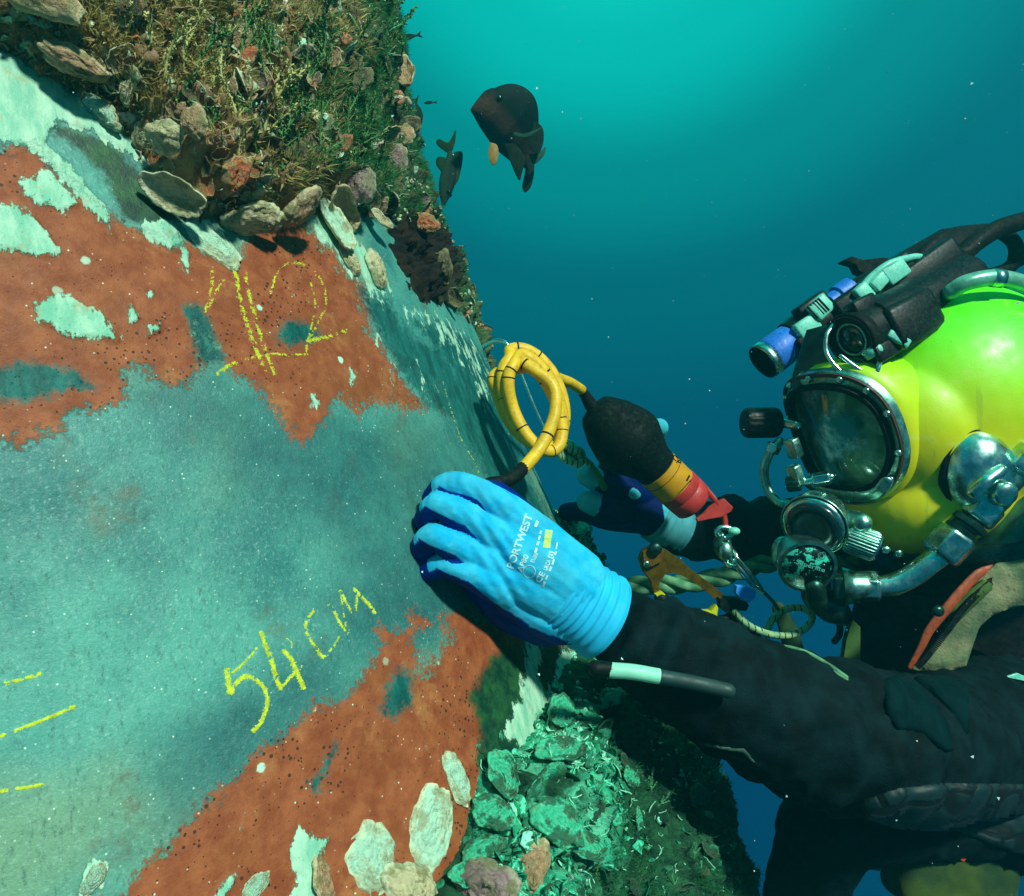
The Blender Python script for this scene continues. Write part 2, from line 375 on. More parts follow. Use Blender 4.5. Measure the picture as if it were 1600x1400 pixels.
t = NT('weathered_pile_steel')
n_f = t.noise(260, 6, 0.7); n_m = t.noise(70, 5, 0.65); n_l = t.noise(11, 4, 0.6)
def mask(at, amp=0.5, w=0.06, extra=None, off=0.0):
    n = t.math('SUBTRACT', n_f, 0.5); n = t.math('MULTIPLY', n, amp); n2 = t.math('MULTIPLY', t.math('SUBTRACT', n_m, 0.5), amp * 0.8)
    x = t.math('ADD', t.math('ADD', t.attr(at), n), n2)
    if extra is not None: x = t.math('ADD', x, extra)
    return t.ss(x, -w + off, w + off)
streak = t.noise(90, 5, 0.7, stretch=((1, 1, 0.16), (0, TILT, 0)))
# cleaned steel: grey green with a fine cross grain and soft dirty clouds
st = t.mix(t.ss(n_l, 0.3, 0.72), lin(30, 108, 106), lin(84, 164, 146)); st = t.mix(t.ss(t.noise(4.2, 3, .5), .45, .62), st, t.mix(n_l, lin(92, 144, 116), lin(128, 164, 128)))
st = t.mix(t.math('MULTIPLY', t.ss(t.noise(430, 4, 0.8), 0.5, 0.8), 0.55), st, lin(175, 220, 205))
st = t.mix(t.math('MULTIPLY', t.ss(t.noise(330, 5, 0.8, stretch=((1, 1, 0.35), (0, 0.6, 0))), 0.5, 0.72), 0.65), st, lin(34, 74, 70))
st = t.mix(t.math('MULTIPLY', t.ss(t.noise(16, 6, 0.7), 0.57, 0.70), 0.55), st, lin(96, 84, 62))
st = t.mix(t.math('MULTIPLY', t.ss(t.math('ADD', t.attr('slate'), t.math('MULTIPLY', t.math('SUBTRACT', n_l, .5), 1.6)), -.9, .7), .62), st, t.mix(t.ss(n_m, .35, .7), lin(14, 72, 76), lin(34, 104, 102)))
# rust red primer
ru = t.mix(t.ss(n_m, 0.3, 0.75), lin(138, 66, 36), lin(170, 94, 56))
ru = t.mix(t.math('MULTIPLY', t.ss(n_l, 0.5, 0.75), 0.6), ru, lin(138, 84, 40))
ru = t.mix(t.math('MULTIPLY', t.ss(t.noise(24, 5, 0.7), 0.56, 0.7), 0.45), ru, lin(196, 132, 76))
base_c = t.mix(mask('rust', 1.15, 0.11), st, ru)
# pits
vd, vc = t.voro(300); pit_zone = t.ss(t.noise(9, 4, 0.6), 0.46, 0.60, .35, 1.0)
rk = t.t.nodes.new('ShaderNodeSeparateColor'); t.t.links.new(vc, rk.inputs[0])
psize = t.math('MULTIPLY', rk.outputs[0], t.math('MULTIPLY', pit_zone, 0.40)); pit = t.ss(t.math('SUBTRACT', vd, psize), 0.02, -0.04)
pit = t.math('MULTIPLY', pit, t.ss(t.attr('rust'), -0.2, 0.05, 0.04, 1.0))
base_c = t.mix(t.math('MULTIPLY', pit, 0.85), base_c, lin(34, 40, 34))
vd3, vc3 = t.voro(420); rk3 = t.t.nodes.new('ShaderNodeSeparateColor'); t.t.links.new(vc3, rk3.inputs[0])
fleck = t.math('MULTIPLY', t.ss(vd3, 0.30, 0.16), t.math('MULTIPLY', t.ss(rk3.outputs[1], 0.90, 0.99), t.ss(n_m, .42, .6))); base_c = t.mix(fleck, base_c, lin(222, 240, 215))
vd4, vc4 = t.voro(60); rk4 = t.t.nodes.new('ShaderNodeSeparateColor'); t.t.links.new(vc4, rk4.inputs[0])
chip = t.math('MULTIPLY', t.ss(t.math('ADD', vd4, t.math('MULTIPLY', n_f, 0.25)), 0.34, 0.26), t.ss(rk4.outputs[1], 0.90, 0.93)); chip = t.math('MULTIPLY', chip, t.ss(t.attr('rust'), 0.0, 0.1))
base_c = t.mix(chip, base_c, lin(190, 232, 200))
te = t.mix(t.ss(streak, 0.35, 0.7), lin(12, 76, 72), lin(32, 116, 106)); base_c = t.mix(mask('teal', 0.7, 0.14), base_c, te)
al = t.mix(t.ss(n_m, 0.35, 0.7), lin(10, 52, 40), lin(40, 92, 50)); base_c = t.mix(mask('alga_shade', 0.35, 0.12), base_c, al)
re = t.mix(t.ss(streak, 0.35, 0.66), lin(118, 190, 158), lin(180, 220, 190)); re = t.mix(t.math('MULTIPLY', t.ss(n_m, 0.55, 0.7), 0.5), re, lin(176, 150, 96))
m_res = mask('res', 0.30, 0.03, t.math('MULTIPLY', t.math('SUBTRACT', streak, t.ss(t.attr('teal'), -.5, 0., .5, .60)), t.ss(t.attr('teal'), -.5, 0., .8, 2.2))); base_c = t.mix(m_res, base_c, re)
hgt = t.math('ADD', t.math('MULTIPLY', n_f, 0.6), t.math('ADD', t.math('MULTIPLY', m_res, 0.9), t.math('MULTIPLY', pit, -1.6)))
hgt = t.math('ADD', hgt, t.math('MULTIPLY', t.noise(700, 3, 0.7), 0.35)); hgt = t.math('ADD', hgt, t.math('MULTIPLY', mask('rust', 1.15, 0.11), 0.4))
t.p(Base_Color=base_c, Roughness=t.ss(n_f, 0.3, 0.7, 0.42, 0.60), Specular_IOR_Level=t.ss(t.attr('rust'), -.1, .1, .5, .2)); t.bump(hgt, 0.75, 0.0011)
pile = new_mesh('steel_pile', pile_v, grid_faces(len(HH), len(TH), True), t.m, attrs={'rust': a_rust, 'teal': a_teal, 'res': a_res, 'alga_shade': a_alga_shade, 'slate': a_sla})
tag(pile, 'wide leaning steel pile with a rusty and grey cleaned face beside the diver', 'pile')
def on_pile(px_, py_):
    """relief point and normal on the pile under a pixel"""
    p, th, h = hit(px_, py_); r = (fbm(p * 9, 3, 21) - 0.5) * 0.006 + (fbm(p * 45, 3, 22) - 0.5) * 0.0014
    return surf(th, h, r), snorm(th), th, h

# ---------------------------------------------------------------- yellow wax-crayon writing on the pile
m_chalk = paint('yellow_crayon', lin(196, 208, 40), 0.8, var=0.3, scale=300, bump=0.3)
def q4(L, ox, oy, s): return [(ox + x / s, oy + y / s) for x, y in L]
T54 = [(q4(L, 300, 880, 3.333), w, dn) for L, w, dn in [
    ([(340,440),(300,490),(255,535),(210,570)], 3.4, 1), ([(182,548),(188,610),(200,682)], 8, 1), ([(200,682),(222,640),(255,600),(300,590),(345,615),(385,660),(396,720),(385,775),(360,835),(318,876)], 6.5, 1),
    ([(360,355),(395,450),(420,520),(440,590),(466,658)], 7, 1), ([(466,658),(500,610),(540,570),(575,530)], 5, .8), ([(475,450),(520,500),(545,560),(565,600),(590,655)], 7, 1), ([(480,380),(520,410),(522,440)], 1.2, .5),
    ([(635,245),(605,290),(592,330),(605,380),(640,430),(670,475),(692,492)], 5, .8), ([(692,492),(720,455),(745,425),(770,372)], 4, .45),
    ([(712,215),(740,250),(770,310),(815,368)], 4.5, .6), ([(772,140),(778,190),(790,270),(800,330)], 3.2, .5), ([(772,140),(800,200),(830,250),(850,262)], 5, .6),
    ([(840,128),(858,190),(850,250)], 4, .55), ([(845,135),(880,175),(920,215),(955,262)], 5.5, .7)]]
T12 = [(L, w, dn) for L, w, dn in [
    (q4([(1222,155),(1225,220),(1205,300),(1180,400)], 0, 380, 3.683), 5, .7), (q4([(1300,200),(1260,250),(1235,300),(1200,370)], 0, 380, 3.683), 4, .5),
    ([(368,420),(378,470),(395,530),(418,585)], 7, .62), ([(384,425),(396,480),(410,530),(430,587)], 6, .75), ([(366,420),(374,436)], 4, .8),
    ([(338,586),(352,575),(368,566)], 6, .95), ([(365,568),(395,558),(430,552)], 4, .6), ([(430,552),(452,554),(484,552)], 3.5, .75),
    ([(425,458),(430,438),(440,418),(458,409),(480,415),(497,430),(508,450),(511,475),(500,500),(488,525)], 4, .5), ([(428,448),(432,430)], 3, .9),
    ([(486,440),(494,470),(490,500),(483,530)], 3.5, .5), ([(480,532),(500,528),(520,524),(544,516)], 7, .8), ([(483,530),(480,545),(484,552)], 4, .7)]]
TLN2 = [([(692,596),(706,640),(722,688),(744,724)], 1.3, .45), ([(744,724),(756,760)], 1.0, .3)]
TLN = [([(-40,1082),(10,1068),(40,1060),(66,1052)], 4.5, .9), ([(-40,1166),(20,1143),(70,1124),(118,1103)], 4.5, .85), ([(-40,1243),(20,1233),(50,1229),(92,1216)], 4.5, .75)]
def crayon(strokes, name, label):
    vs = []; fs = []; n = 0
    for L, w, dn in strokes:
        c = catmull(L, 10); seg = np.linalg.norm(np.diff(c, axis=0), axis=1).sum(); k = int(seg * w * 2.6 * dn) + 12
        s = np.sort(rng.random(k)) * (len(c) - 1.001); i = s.astype(int); q = c[i] + (c[i + 1] - c[i]) * (s - i)[:, None]
        tv = unit(c[np.minimum(i + 1, len(c) - 1)] - c[np.maximum(i - 1, 0)]); nv = np.stack([-tv[:, 1], tv[:, 0]], 1)
        q = q + nv * (rng.normal(0, 0.27, k) * w * .85).clip(-w * .65, w * .65)[:, None]
        # crayon only takes on the high spots
        p, nn, th, h = on_pile(q[:, 0], q[:, 1]); keep = fbm(p * 420, 2, 31) + .14 * (fbm(p * 60, 2, 33) - .5) > (0.58 - 0.26 * dn); p = p[keep]; nn = nn[keep]
        for a, b in zip(p, nn):
            u = unit(np.cross(b, rng.normal(size=3))); v = np.cross(b, u); r = rng.uniform(0.00022, 0.00078); m = 5
            ring = [a - b * 0.0006 + r * rng.uniform(.7, 1.3) * (math.cos(t_) * u + math.sin(t_) * v) for t_ in np.linspace(0, 2 * math.pi, m, endpoint=False)]
            vs += ring + [a + b * rng.uniform(0.0005, 0.0010)]; fs += [(n + j, n + (j + 1) % m, n + m) for j in range(m)]; n += m + 1
    o = new_mesh(name, vs, fs, m_chalk, pile); o['label'] = label; return o
crayon(T54, 'crayon_writing', 'yellow crayon writing 54 CM'); crayon([(L, w, dn * .72) for L, w, dn in T12], 'crayon_writing', 'yellow crayon number 12 struck through'); crayon(TLN, 'crayon_line', 'three yellow crayon lines at the edge'); crayon(TLN2, 'crayon_line', 'thin scratchy line down the steel')
# ---------------------------------------------------------------- marine growth crusting the pile above and below the cleaned band
TOP_G = [(-900,-900),(1500,-900),(1500,640),(800,600),(762,548),(742,520),(705,500),(640,484),(612,440),(602,400),(596,352),(560,345),(520,328),(485,318),(455,338),(420,350),(360,345),(328,332),(290,330),(252,296),(236,262),(200,222),(160,180),(120,140),(60,112),(20,90),(-20,70),(-900,40)]
BOT_G = [(868,800),(905,806),(1500,800),(1500,2400),(560,2400),(640,1420),(690,1360),(728,1300),(742,1250),(748,1200),(790,1190),(832,1150),(852,1110),(880,1040),(905,1015),(896,960),(888,880)]
def growth(name, poly, th_r, h_r, nt_, nh_, Hfun, label, extra=None):
    TH_ = np.linspace(*np.radians(th_r), nt_); HH_ = np.linspace(*h_r, nh_); a, b = np.meshgrid(TH_, HH_); a = a.ravel(); b = b.ravel()
    bx, by = pix_of(a, b); p0 = surf(a, b)
    s = poly_sdf(bx + (fbm(p0 * 40, 3, 41) - 0.5) * 26, by + (fbm(p0 * 40, 3, 42) - 0.5) * 26, poly)
    H = Hfun(s, bx, by, p0)
    lum = 1 - worley(p0 * 24 + (np.stack([fbm(p0 * 40, 3, 8 + k) for k in range(3)], 1) - .5) * 2.2, 51); lum2 = 1 - worley(p0 * 62, 57); big = fbm(p0 * 8, 3, 43)
    r = H * (0.45 + 0.75 * big) + smooth(s, 0, 30) * (0.017 * lum + 0.008 * lum2 + (fbm(p0 * 70, 5, 45, .62) - 0.5) * 0.034)
    r = r + smooth(s, 0, 25) * 0.010 * (1 - 2 * np.abs(fbm(p0 * 55, 3, 49) - .5)) ** 6; r = np.where(s < 0, -0.012, r); inside = s > -3
    # undercut: push the upper lip over sideways a little so that it casts real shade
    v = surf(a, b, r); jit = (np.stack([fbm(p0 * 34, 3, 60 + k) for k in range(3)], 1) - 0.5) * 0.03 * smooth(s, 5, 40)[:, None]; v = v + jit
    fc = grid_faces(nh_, nt_); fc = fc[inside[fc].any(1)]
    used = np.unique(fc); mp = -np.ones(len(v), int); mp[used] = np.arange(len(used)); green = smooth(bx + (fbm(p0 * 12, 3, 70) - 0.5) * 260, 330, 640)
    ex = extra(bx, by, p0, s) if extra is not None else np.zeros(len(v))
    o = new_mesh(name, v[used], mp[fc], None, attrs={'green': green[used], 'cave_shade': ex[used], 'lum': np.clip(lum[used], 0, 1), 'hgt': np.clip(r[used] / 0.09, 0, 1)})
    tag(o, label, None, None, 'stuff'); return o, np.array(v[used]), mp[fc]

def top_H(s, bx, by, p0):
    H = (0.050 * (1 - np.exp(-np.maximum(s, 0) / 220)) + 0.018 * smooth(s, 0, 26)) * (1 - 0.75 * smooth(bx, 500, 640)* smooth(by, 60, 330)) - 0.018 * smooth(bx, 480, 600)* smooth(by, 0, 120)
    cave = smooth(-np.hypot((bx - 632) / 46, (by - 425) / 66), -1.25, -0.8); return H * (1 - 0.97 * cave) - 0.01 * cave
def bot_H(s, bx, by, p0):
    H = 0.048 * (1 - np.exp(-np.maximum(s, 0) / 120)) + 0.010 * smooth(s, 0, 30); return H * (0.30 + 0.70 * smooth(by, 820, 1150)) * (1 - .55 * smooth(by, 1230, 1400) * smooth(bx, 1000, 1100))
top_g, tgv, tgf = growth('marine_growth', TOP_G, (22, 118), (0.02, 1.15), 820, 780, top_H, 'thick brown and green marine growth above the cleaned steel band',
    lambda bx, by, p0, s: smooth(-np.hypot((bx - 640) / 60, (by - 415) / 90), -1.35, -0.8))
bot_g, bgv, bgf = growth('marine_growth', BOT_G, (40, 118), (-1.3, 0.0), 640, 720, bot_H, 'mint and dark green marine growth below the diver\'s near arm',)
def growth_mat(name, lower):
    t = NT(name); nf = t.noise(190, 6, 0.75); nm = t.noise(48, 5, 0.65); nl = t.noise(17, 4, 0.6); vd, vc = t.voro(58); g = t.attr('green'); sp = t.t.nodes.new('ShaderNodeSeparateColor'); t.t.links.new(vc, sp.inputs[0])
    if not lower:
        c = t.mix(t.ss(nm, 0.32, 0.66), lin(104, 80, 46), lin(220, 182, 128))
        c = t.mix(t.ss(nl, 0.5, 0.62), c, lin(92, 104, 46)); c = t.mix(t.math('MULTIPLY', t.ss(sp.outputs[0], 0.62, 0.8), t.ss(nf, 0.42, 0.58)), c, lin(206, 160, 122))
        c = t.mix(t.math('MULTIPLY', t.ss(sp.outputs[1], 0.80, 0.9), t.ss(nf, 0.45, 0.55)), c, lin(196, 92, 40)); c = t.mix(t.math('MULTIPLY', t.ss(sp.outputs[2], 0.86, 0.93), t.ss(nf, 0.4, 0.5)), c, lin(176, 206, 160))
        gr = t.mix(t.ss(nm, 0.35, 0.65), lin(16, 62, 38), lin(44, 108, 60)); c = t.mix(t.math('MULTIPLY', t.ss(t.math('ADD', g, t.math('MULTIPLY', t.math('SUBTRACT', nl, 0.5), 1.4)), 0.35, 0.75), 0.85), c, gr)
    else:
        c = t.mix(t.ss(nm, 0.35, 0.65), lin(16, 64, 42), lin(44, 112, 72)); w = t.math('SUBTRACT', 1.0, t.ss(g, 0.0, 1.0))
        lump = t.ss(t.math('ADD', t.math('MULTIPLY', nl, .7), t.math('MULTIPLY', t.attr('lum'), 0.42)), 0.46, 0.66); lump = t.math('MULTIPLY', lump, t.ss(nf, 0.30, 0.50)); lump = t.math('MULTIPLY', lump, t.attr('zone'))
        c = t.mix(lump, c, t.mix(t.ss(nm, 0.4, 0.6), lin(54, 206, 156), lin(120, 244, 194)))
        c = t.mix(t.math('MULTIPLY', t.ss(sp.outputs[1], 0.9, 0.95), t.ss(nf, 0.45, 0.55)), c, lin(50, 110, 70))
    c = t.mix(t.attr('cave_shade'), c, t.mix(t.ss(nm, .4, .6), lin(14, 14, 10), lin(50, 34, 20)))  # shade of the hollow under the overhang painted dark into the colour
    t.p(Base_Color=c, Roughness=0.75, Specular_IOR_Level=0.3); t.bump(t.math('ADD', nf, t.math('MULTIPLY', nm, 0.6)), 1.0, 0.006); return t.m
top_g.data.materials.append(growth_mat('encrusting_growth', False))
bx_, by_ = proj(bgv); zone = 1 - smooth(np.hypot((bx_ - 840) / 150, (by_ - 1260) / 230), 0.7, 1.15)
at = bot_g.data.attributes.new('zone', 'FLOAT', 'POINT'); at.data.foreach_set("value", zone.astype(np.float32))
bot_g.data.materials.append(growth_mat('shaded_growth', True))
bv_top = BVHTree.FromPolygons(tgv.tolist(), tgf.tolist()); bv_bot = BVHTree.FromPolygons(bgv.tolist(), bgf.tolist()); bv_pile = bvh_of(pile)
def spot(px_, py_):
    best = None
    for b in (bv_top, bv_bot, bv_pile):
        h = cast(b, px_, py_)
        if h is not None and (best is None or h[0][1] < best[0][1]): best = h
    return best

# soft turf: fine blades standing all over the growth
def turf(name, verts, faces, count, dens, lrange, mat, label, wid=0.00055, seed=3, sel=None):
    r_ = np.random.default_rng(seed); c = verts[faces].mean(1); x, y = proj(np.where(c[:, 1:2] < .1, [[9, .1, 9]], 0) + c); w = dens(x, y, c)
    vis = (x > -120) & (x < 1720) & (y > -120) & (y < 1520) & (c[:, 1] > 0.15); w = w * vis; w = w / w.sum()
    i = r_.choice(len(c), count, p=w); q = verts[faces[i]]; n = unit(np.cross(q[:, 2] - q[:, 0], q[:, 3] - q[:, 1])); out = unit(c[i] - (CC + ((c[i] - CC) @ AX)[:, None] * AX)); n = np.where(((n * out).sum(1) < 0)[:, None], -n, n)
    u = r_.random((count, 2, 1)); p = q[:, 0] + (q[:, 1] - q[:, 0]) * u[:, 0] + (q[:, 3] - q[:, 0]) * u[:, 1]
    L = r_.uniform(*lrange, count) * (0.5 + 1.0 * fbm(p * 28, 2, 77)); d = unit(n * 0.6 + out * 0.5 + np.array([0.05, 0, 0.30]) + r_.normal(0, 0.42, (count, 3)))
    d2 = unit(d + r_.normal(0, 0.35, (count, 3)) + np.array([0.1, 0, -0.05])); s = unit(np.cross(d, r_.normal(size=(count, 3)))) * (wid * r_.uniform(.6, 1.5, count))[:, None]
    m = p + d * (L * 0.5)[:, None]; e = m + d2 * (L * 0.5)[:, None]; p = p - n * 0.002
    V = np.stack([p - s, p + s, m + s * 0.8, m - s * 0.8, e], 1).reshape(-1, 3); b = np.arange(count)[:, None] * 5
    Fq = np.concatenate([b + np.array([[0, 1, 2, 3]])], 0); Ft = b + np.array([[3, 2, 4, 4]])
    me_f = [tuple(a) for a in Fq.tolist()] + [(a[0], a[1], a[2]) for a in Ft.tolist()]
    tint = np.repeat(r_.random(count) * 0.6 + 0.4 * fbm(p * 22, 2, 5), 5)
    o = new_mesh(name, V, me_f, mat, None, False, attrs={'tint': tint}); tag(o, label, None, None, 'stuff'); return o
def turf_mat(name, a, b, c_=None):
    t = NT(name); c = t.mix(t.attr('tint'), a, b)
    if c_ is not None: c = t.mix(t.ss(t.noise(26, 3), 0.55, 0.68), c, c_)
    t.p(Base_Color=c, Roughness=0.8, Specular_IOR_Level=0.2); tr = t.t.nodes.new('ShaderNodeBsdfTranslucent'); t.set(tr.inputs[0], c)
    ms = t.t.nodes.new('ShaderNodeMixShader'); ms.inputs[0].default_value = 0.35; t.t.links.new(t.b.outputs[0], ms.inputs[1]); t.t.links.new(tr.outputs[0], ms.inputs[2]); t.t.links.new(ms.outputs[0], t.out.inputs[0]); return t.m
def cave_out(x, y): return np.hypot((x - 650) / 70, (y - 430) / 90) > 1
turf('algae_turf', tgv, tgf, 95000, lambda x, y, c: (0.06 + smooth(x, 360, 600)) * smooth(fbm(c * 14, 3, 91), 0.36, 0.58) * cave_out(x, y) * (0.25 + 0.75 * (y < 330)), (0.004, 0.014), turf_mat('green_turf', lin(20, 84, 46), lin(76, 164, 92)), 'fine dark green algae turf on the outer side of the upper growth', wid=.0003)
turf('algae_turf', tgv, tgf, 26000, lambda x, y, c: smooth(-x, -640, -250) * smooth(fbm(c * 16, 3, 93), 0.40, 0.6) * cave_out(x, y), (0.004, 0.014), turf_mat('brown_turf', lin(130, 112, 56), lin(226, 206, 136)), 'short olive brown algae turf on the upper growth near the shells', seed=5)
turf('algae_turf', bgv, bgf, 80000, lambda x, y, c: (0.04 + smooth(x, 880, 980)) * smooth(fbm(c * 14, 3, 95), 0.30, 0.6), (0.003, 0.009), turf_mat('deep_turf', lin(14, 66, 40), lin(52, 140, 84), lin(34, 96, 50)), 'dense dark green algae turf on the lower growth under the near arm', wid=.0003, seed=6)

# ---- shells
def shell_mesh(seed, cup=False, ratio=0.6, dome=0.22, rough=0.06):
    """irregular oyster valve, length 1 along x, lying on z = 0"""
    r_ = np.random.default_rng(seed); nr, na = 16, 56; ph = r_.random(6) * 6.28; V = []; hing = r_.uniform(0.3, 0.5)
    def rad(a):
        b = 1.0 - 0.25 * np.cos(a) * hing; return b * (1 + .30 * (fbm(np.stack([np.cos(a) * 2.5, np.sin(a) * 2.5, a * 0 + seed], 1), 4, seed) - .5) + rough * np.sin(3 * a + ph[0]) + rough * 0.8 * np.sin(5 * a + ph[1]) + rough * 0.5 * np.sin(9 * a + ph[2]) + rough * 0.35 * np.sin(17 * a + ph[3]))
    A = np.linspace(0, 2 * np.pi, na, endpoint=False); top = []; bot = []
    for i in range(nr + 1):
        q = i / nr; rr = rad(A) * q * 0.5; x = rr * np.cos(A) + 0.10 * (1 - q); y = rr * np.sin(A) * ratio
        cc = np.stack([x, y, x * 0 + q], 1); ridge = 0.007 * np.sin(q * 30 + 3 * np.sin(2 * A + ph[4]) + 6 * fbm(cc * 5, 2, seed)) * q + 0.12 * (fbm(cc * 7, 4, seed + 3) - .5) + 0.012 * (r_.random(na) - 0.5) * q
        if cup: z = 0.045 + 0.13 * q ** 2.5 + ridge * 0.5
        else: z = dome * .5 * (1 - q ** 2) ** 0.8 * (1 + 0.2 * np.sin(A + ph[5])) + 0.03 + ridge
        top.append(np.stack([x, y, z], 1))
    for i in range(nr, -1, -4):
        q = i / nr; rr = rad(A) * q * 0.5; bot.append(np.stack([rr * np.cos(A) + 0.10 * (1 - q), rr * np.sin(A) * ratio, (0.13 * q ** 2.5 if cup else 0.0) * np.ones(na) - 0.01], 1))
    V = np.vstack(top + bot); n = len(V) // na; f = [(i * na + k, i * na + (k + 1) % na, (i + 1) * na + (k + 1) % na, (i + 1) * na + k) for i in range(n - 1) for k in range(na)]
    return V, f, np.concatenate([np.full(na, i / nr) for i in range(nr + 1)] + [np.full(na, 1.0) for _ in bot])
def shell_mat(name, a, b, rim, dots=None, crust=.55, crcol=lin(118, 128, 76)):
    t = NT(name); q = t.attr('q'); w = t.t.nodes.new('ShaderNodeMath'); w.operation = 'SINE'; t.set(w.inputs[0], t.math('ADD', t.math('MULTIPLY', q, 34), t.math('MULTIPLY', t.noise(3.5, 5, .6), 22)))
    c = t.mix(t.math('MULTIPLY', t.math('ADD', t.math('MULTIPLY', w.outputs[0], .28), t.ss(t.noise(3, 5, .7), .3, .7)), .8), a, b); c = t.mix(t.ss(t.math('ADD', q, t.math('MULTIPLY', t.math('SUBTRACT', t.noise(7, 4), 0.5), 0.6)), 0.78, 0.96), c, rim)
    c = t.mix(t.math('MULTIPLY', t.ss(t.noise(4.5, 6, 0.7), 0.5, 0.64), 0.55), c, lin(132, 108, 62)); c = t.mix(t.math('MULTIPLY', t.ss(t.noise(2.6, 5, 0.7), 0.47, 0.56), crust), c, crcol); c = t.mix(t.ss(t.noise(13, 4, .7), .64, .7), c, lin(214, 200, 160))
    if dots is not None:
        vd, _ = t.voro(22); c = t.mix(t.math('MULTIPLY', t.ss(vd, 0.30, 0.18), t.ss(t.noise(2.4, 2), 0.42, 0.5)), c, dots)
    t.p(Base_Color=c, Roughness=t.ss(t.noise(150), .3, .7, .35, .6)); t.bump(t.math('ADD', t.math('MULTIPLY', w.outputs[0], 0.12), t.math('MULTIPLY', t.noise(9, 6, .75), 1.6)), 0.9, 0.002); return t.m
SM = {'white': shell_mat('white_shell', lin(176, 222, 190), lin(206, 238, 208), lin(228, 242, 200), crust=.3, crcol=lin(176, 176, 120)), 'cream': shell_mat('cream_shell', lin(206, 190, 144), lin(226, 220, 172), lin(234, 232, 194)),
      'tan': shell_mat('tan_shell', lin(172, 132, 94), lin(212, 170, 128), lin(224, 202, 156)), 'pit': shell_mat('pitted_shell', lin(190, 164, 126), lin(216, 206, 158), lin(228, 224, 176), lin(60, 40, 50)),
      'lilac': shell_mat('lilac_shell', lin(140, 112, 110), lin(176, 146, 140), lin(190, 176, 150)), 'mint': shell_mat('mint_shell', lin(50, 184, 138), lin(96, 232, 182), lin(80, 214, 162), crust=.8, crcol=lin(12, 70, 44)),
      'rust': shell_mat('orange_shell', lin(190, 96, 50), lin(206, 130, 80), lin(210, 160, 110)), 'deep': shell_mat('deep_green_shell', lin(30, 70, 50), lin(60, 120, 86), lin(70, 130, 90), crcol=lin(14, 56, 34)), 'dull': shell_mat('dull_shell', lin(70, 66, 42), lin(120, 104, 70), lin(130, 124, 86))}
_sh = {}
def shell(px_, py_, len_px, ang, kind='cream', cup=False, ratio=0.6, dome=0.25, lift=0.0, tip=0.0, label=None, group=None, seed=None, name='oyster_shell', roll=0.0):
    h = spot(px_, py_)
    if h is None: return None
    p, n = h; s = len_px / F * p[1]; key = (kind, cup, ratio, dome, seed if seed is not None else int(rng.integers(4)))
    if key not in _sh:
        V, f, q = shell_mesh(hash(key[1:4]) % 1000 + key[4] * 7 if False else int(key[4]) * 13 + int(ratio * 100) + int(dome * 50), cup, ratio, dome); o = new_mesh(name, V, f, SM[kind], None, attrs={'q': q}); _sh[key] = o.data; bpy.data.objects.remove(o)
    a = math.radians(ang); im = np.array([math.cos(a), 0, -math.sin(a)]); z = unit(n + np.array([0, -0.55, 0]) * tip + np.array([math.sin(a), 0, math.cos(a)]) * roll); x = unit(im - (im @ z) * z); y = np.cross(z, x)
    fs = s / max(0.35, math.hypot(x[0] - x[1] * p[0] / p[1], x[2] - x[1] * p[2] / p[1]))
    o = bpy.data.objects.new(name, _sh[key]); C.objects.link(o); M = Matrix(((x[0], y[0], z[0], 0), (x[1], y[1], z[1], 0), (x[2], y[2], z[2], 0), (0, 0, 0, 1)))
    o.matrix_world = Matrix.Translation(Vector(p + n * (lift - 0.03 * fs))) @ M @ Matrix.Scale(fs, 4); tag(o, label, 'shell', group); return o
G1 = 'large shells along the lower edge of the upper growth'
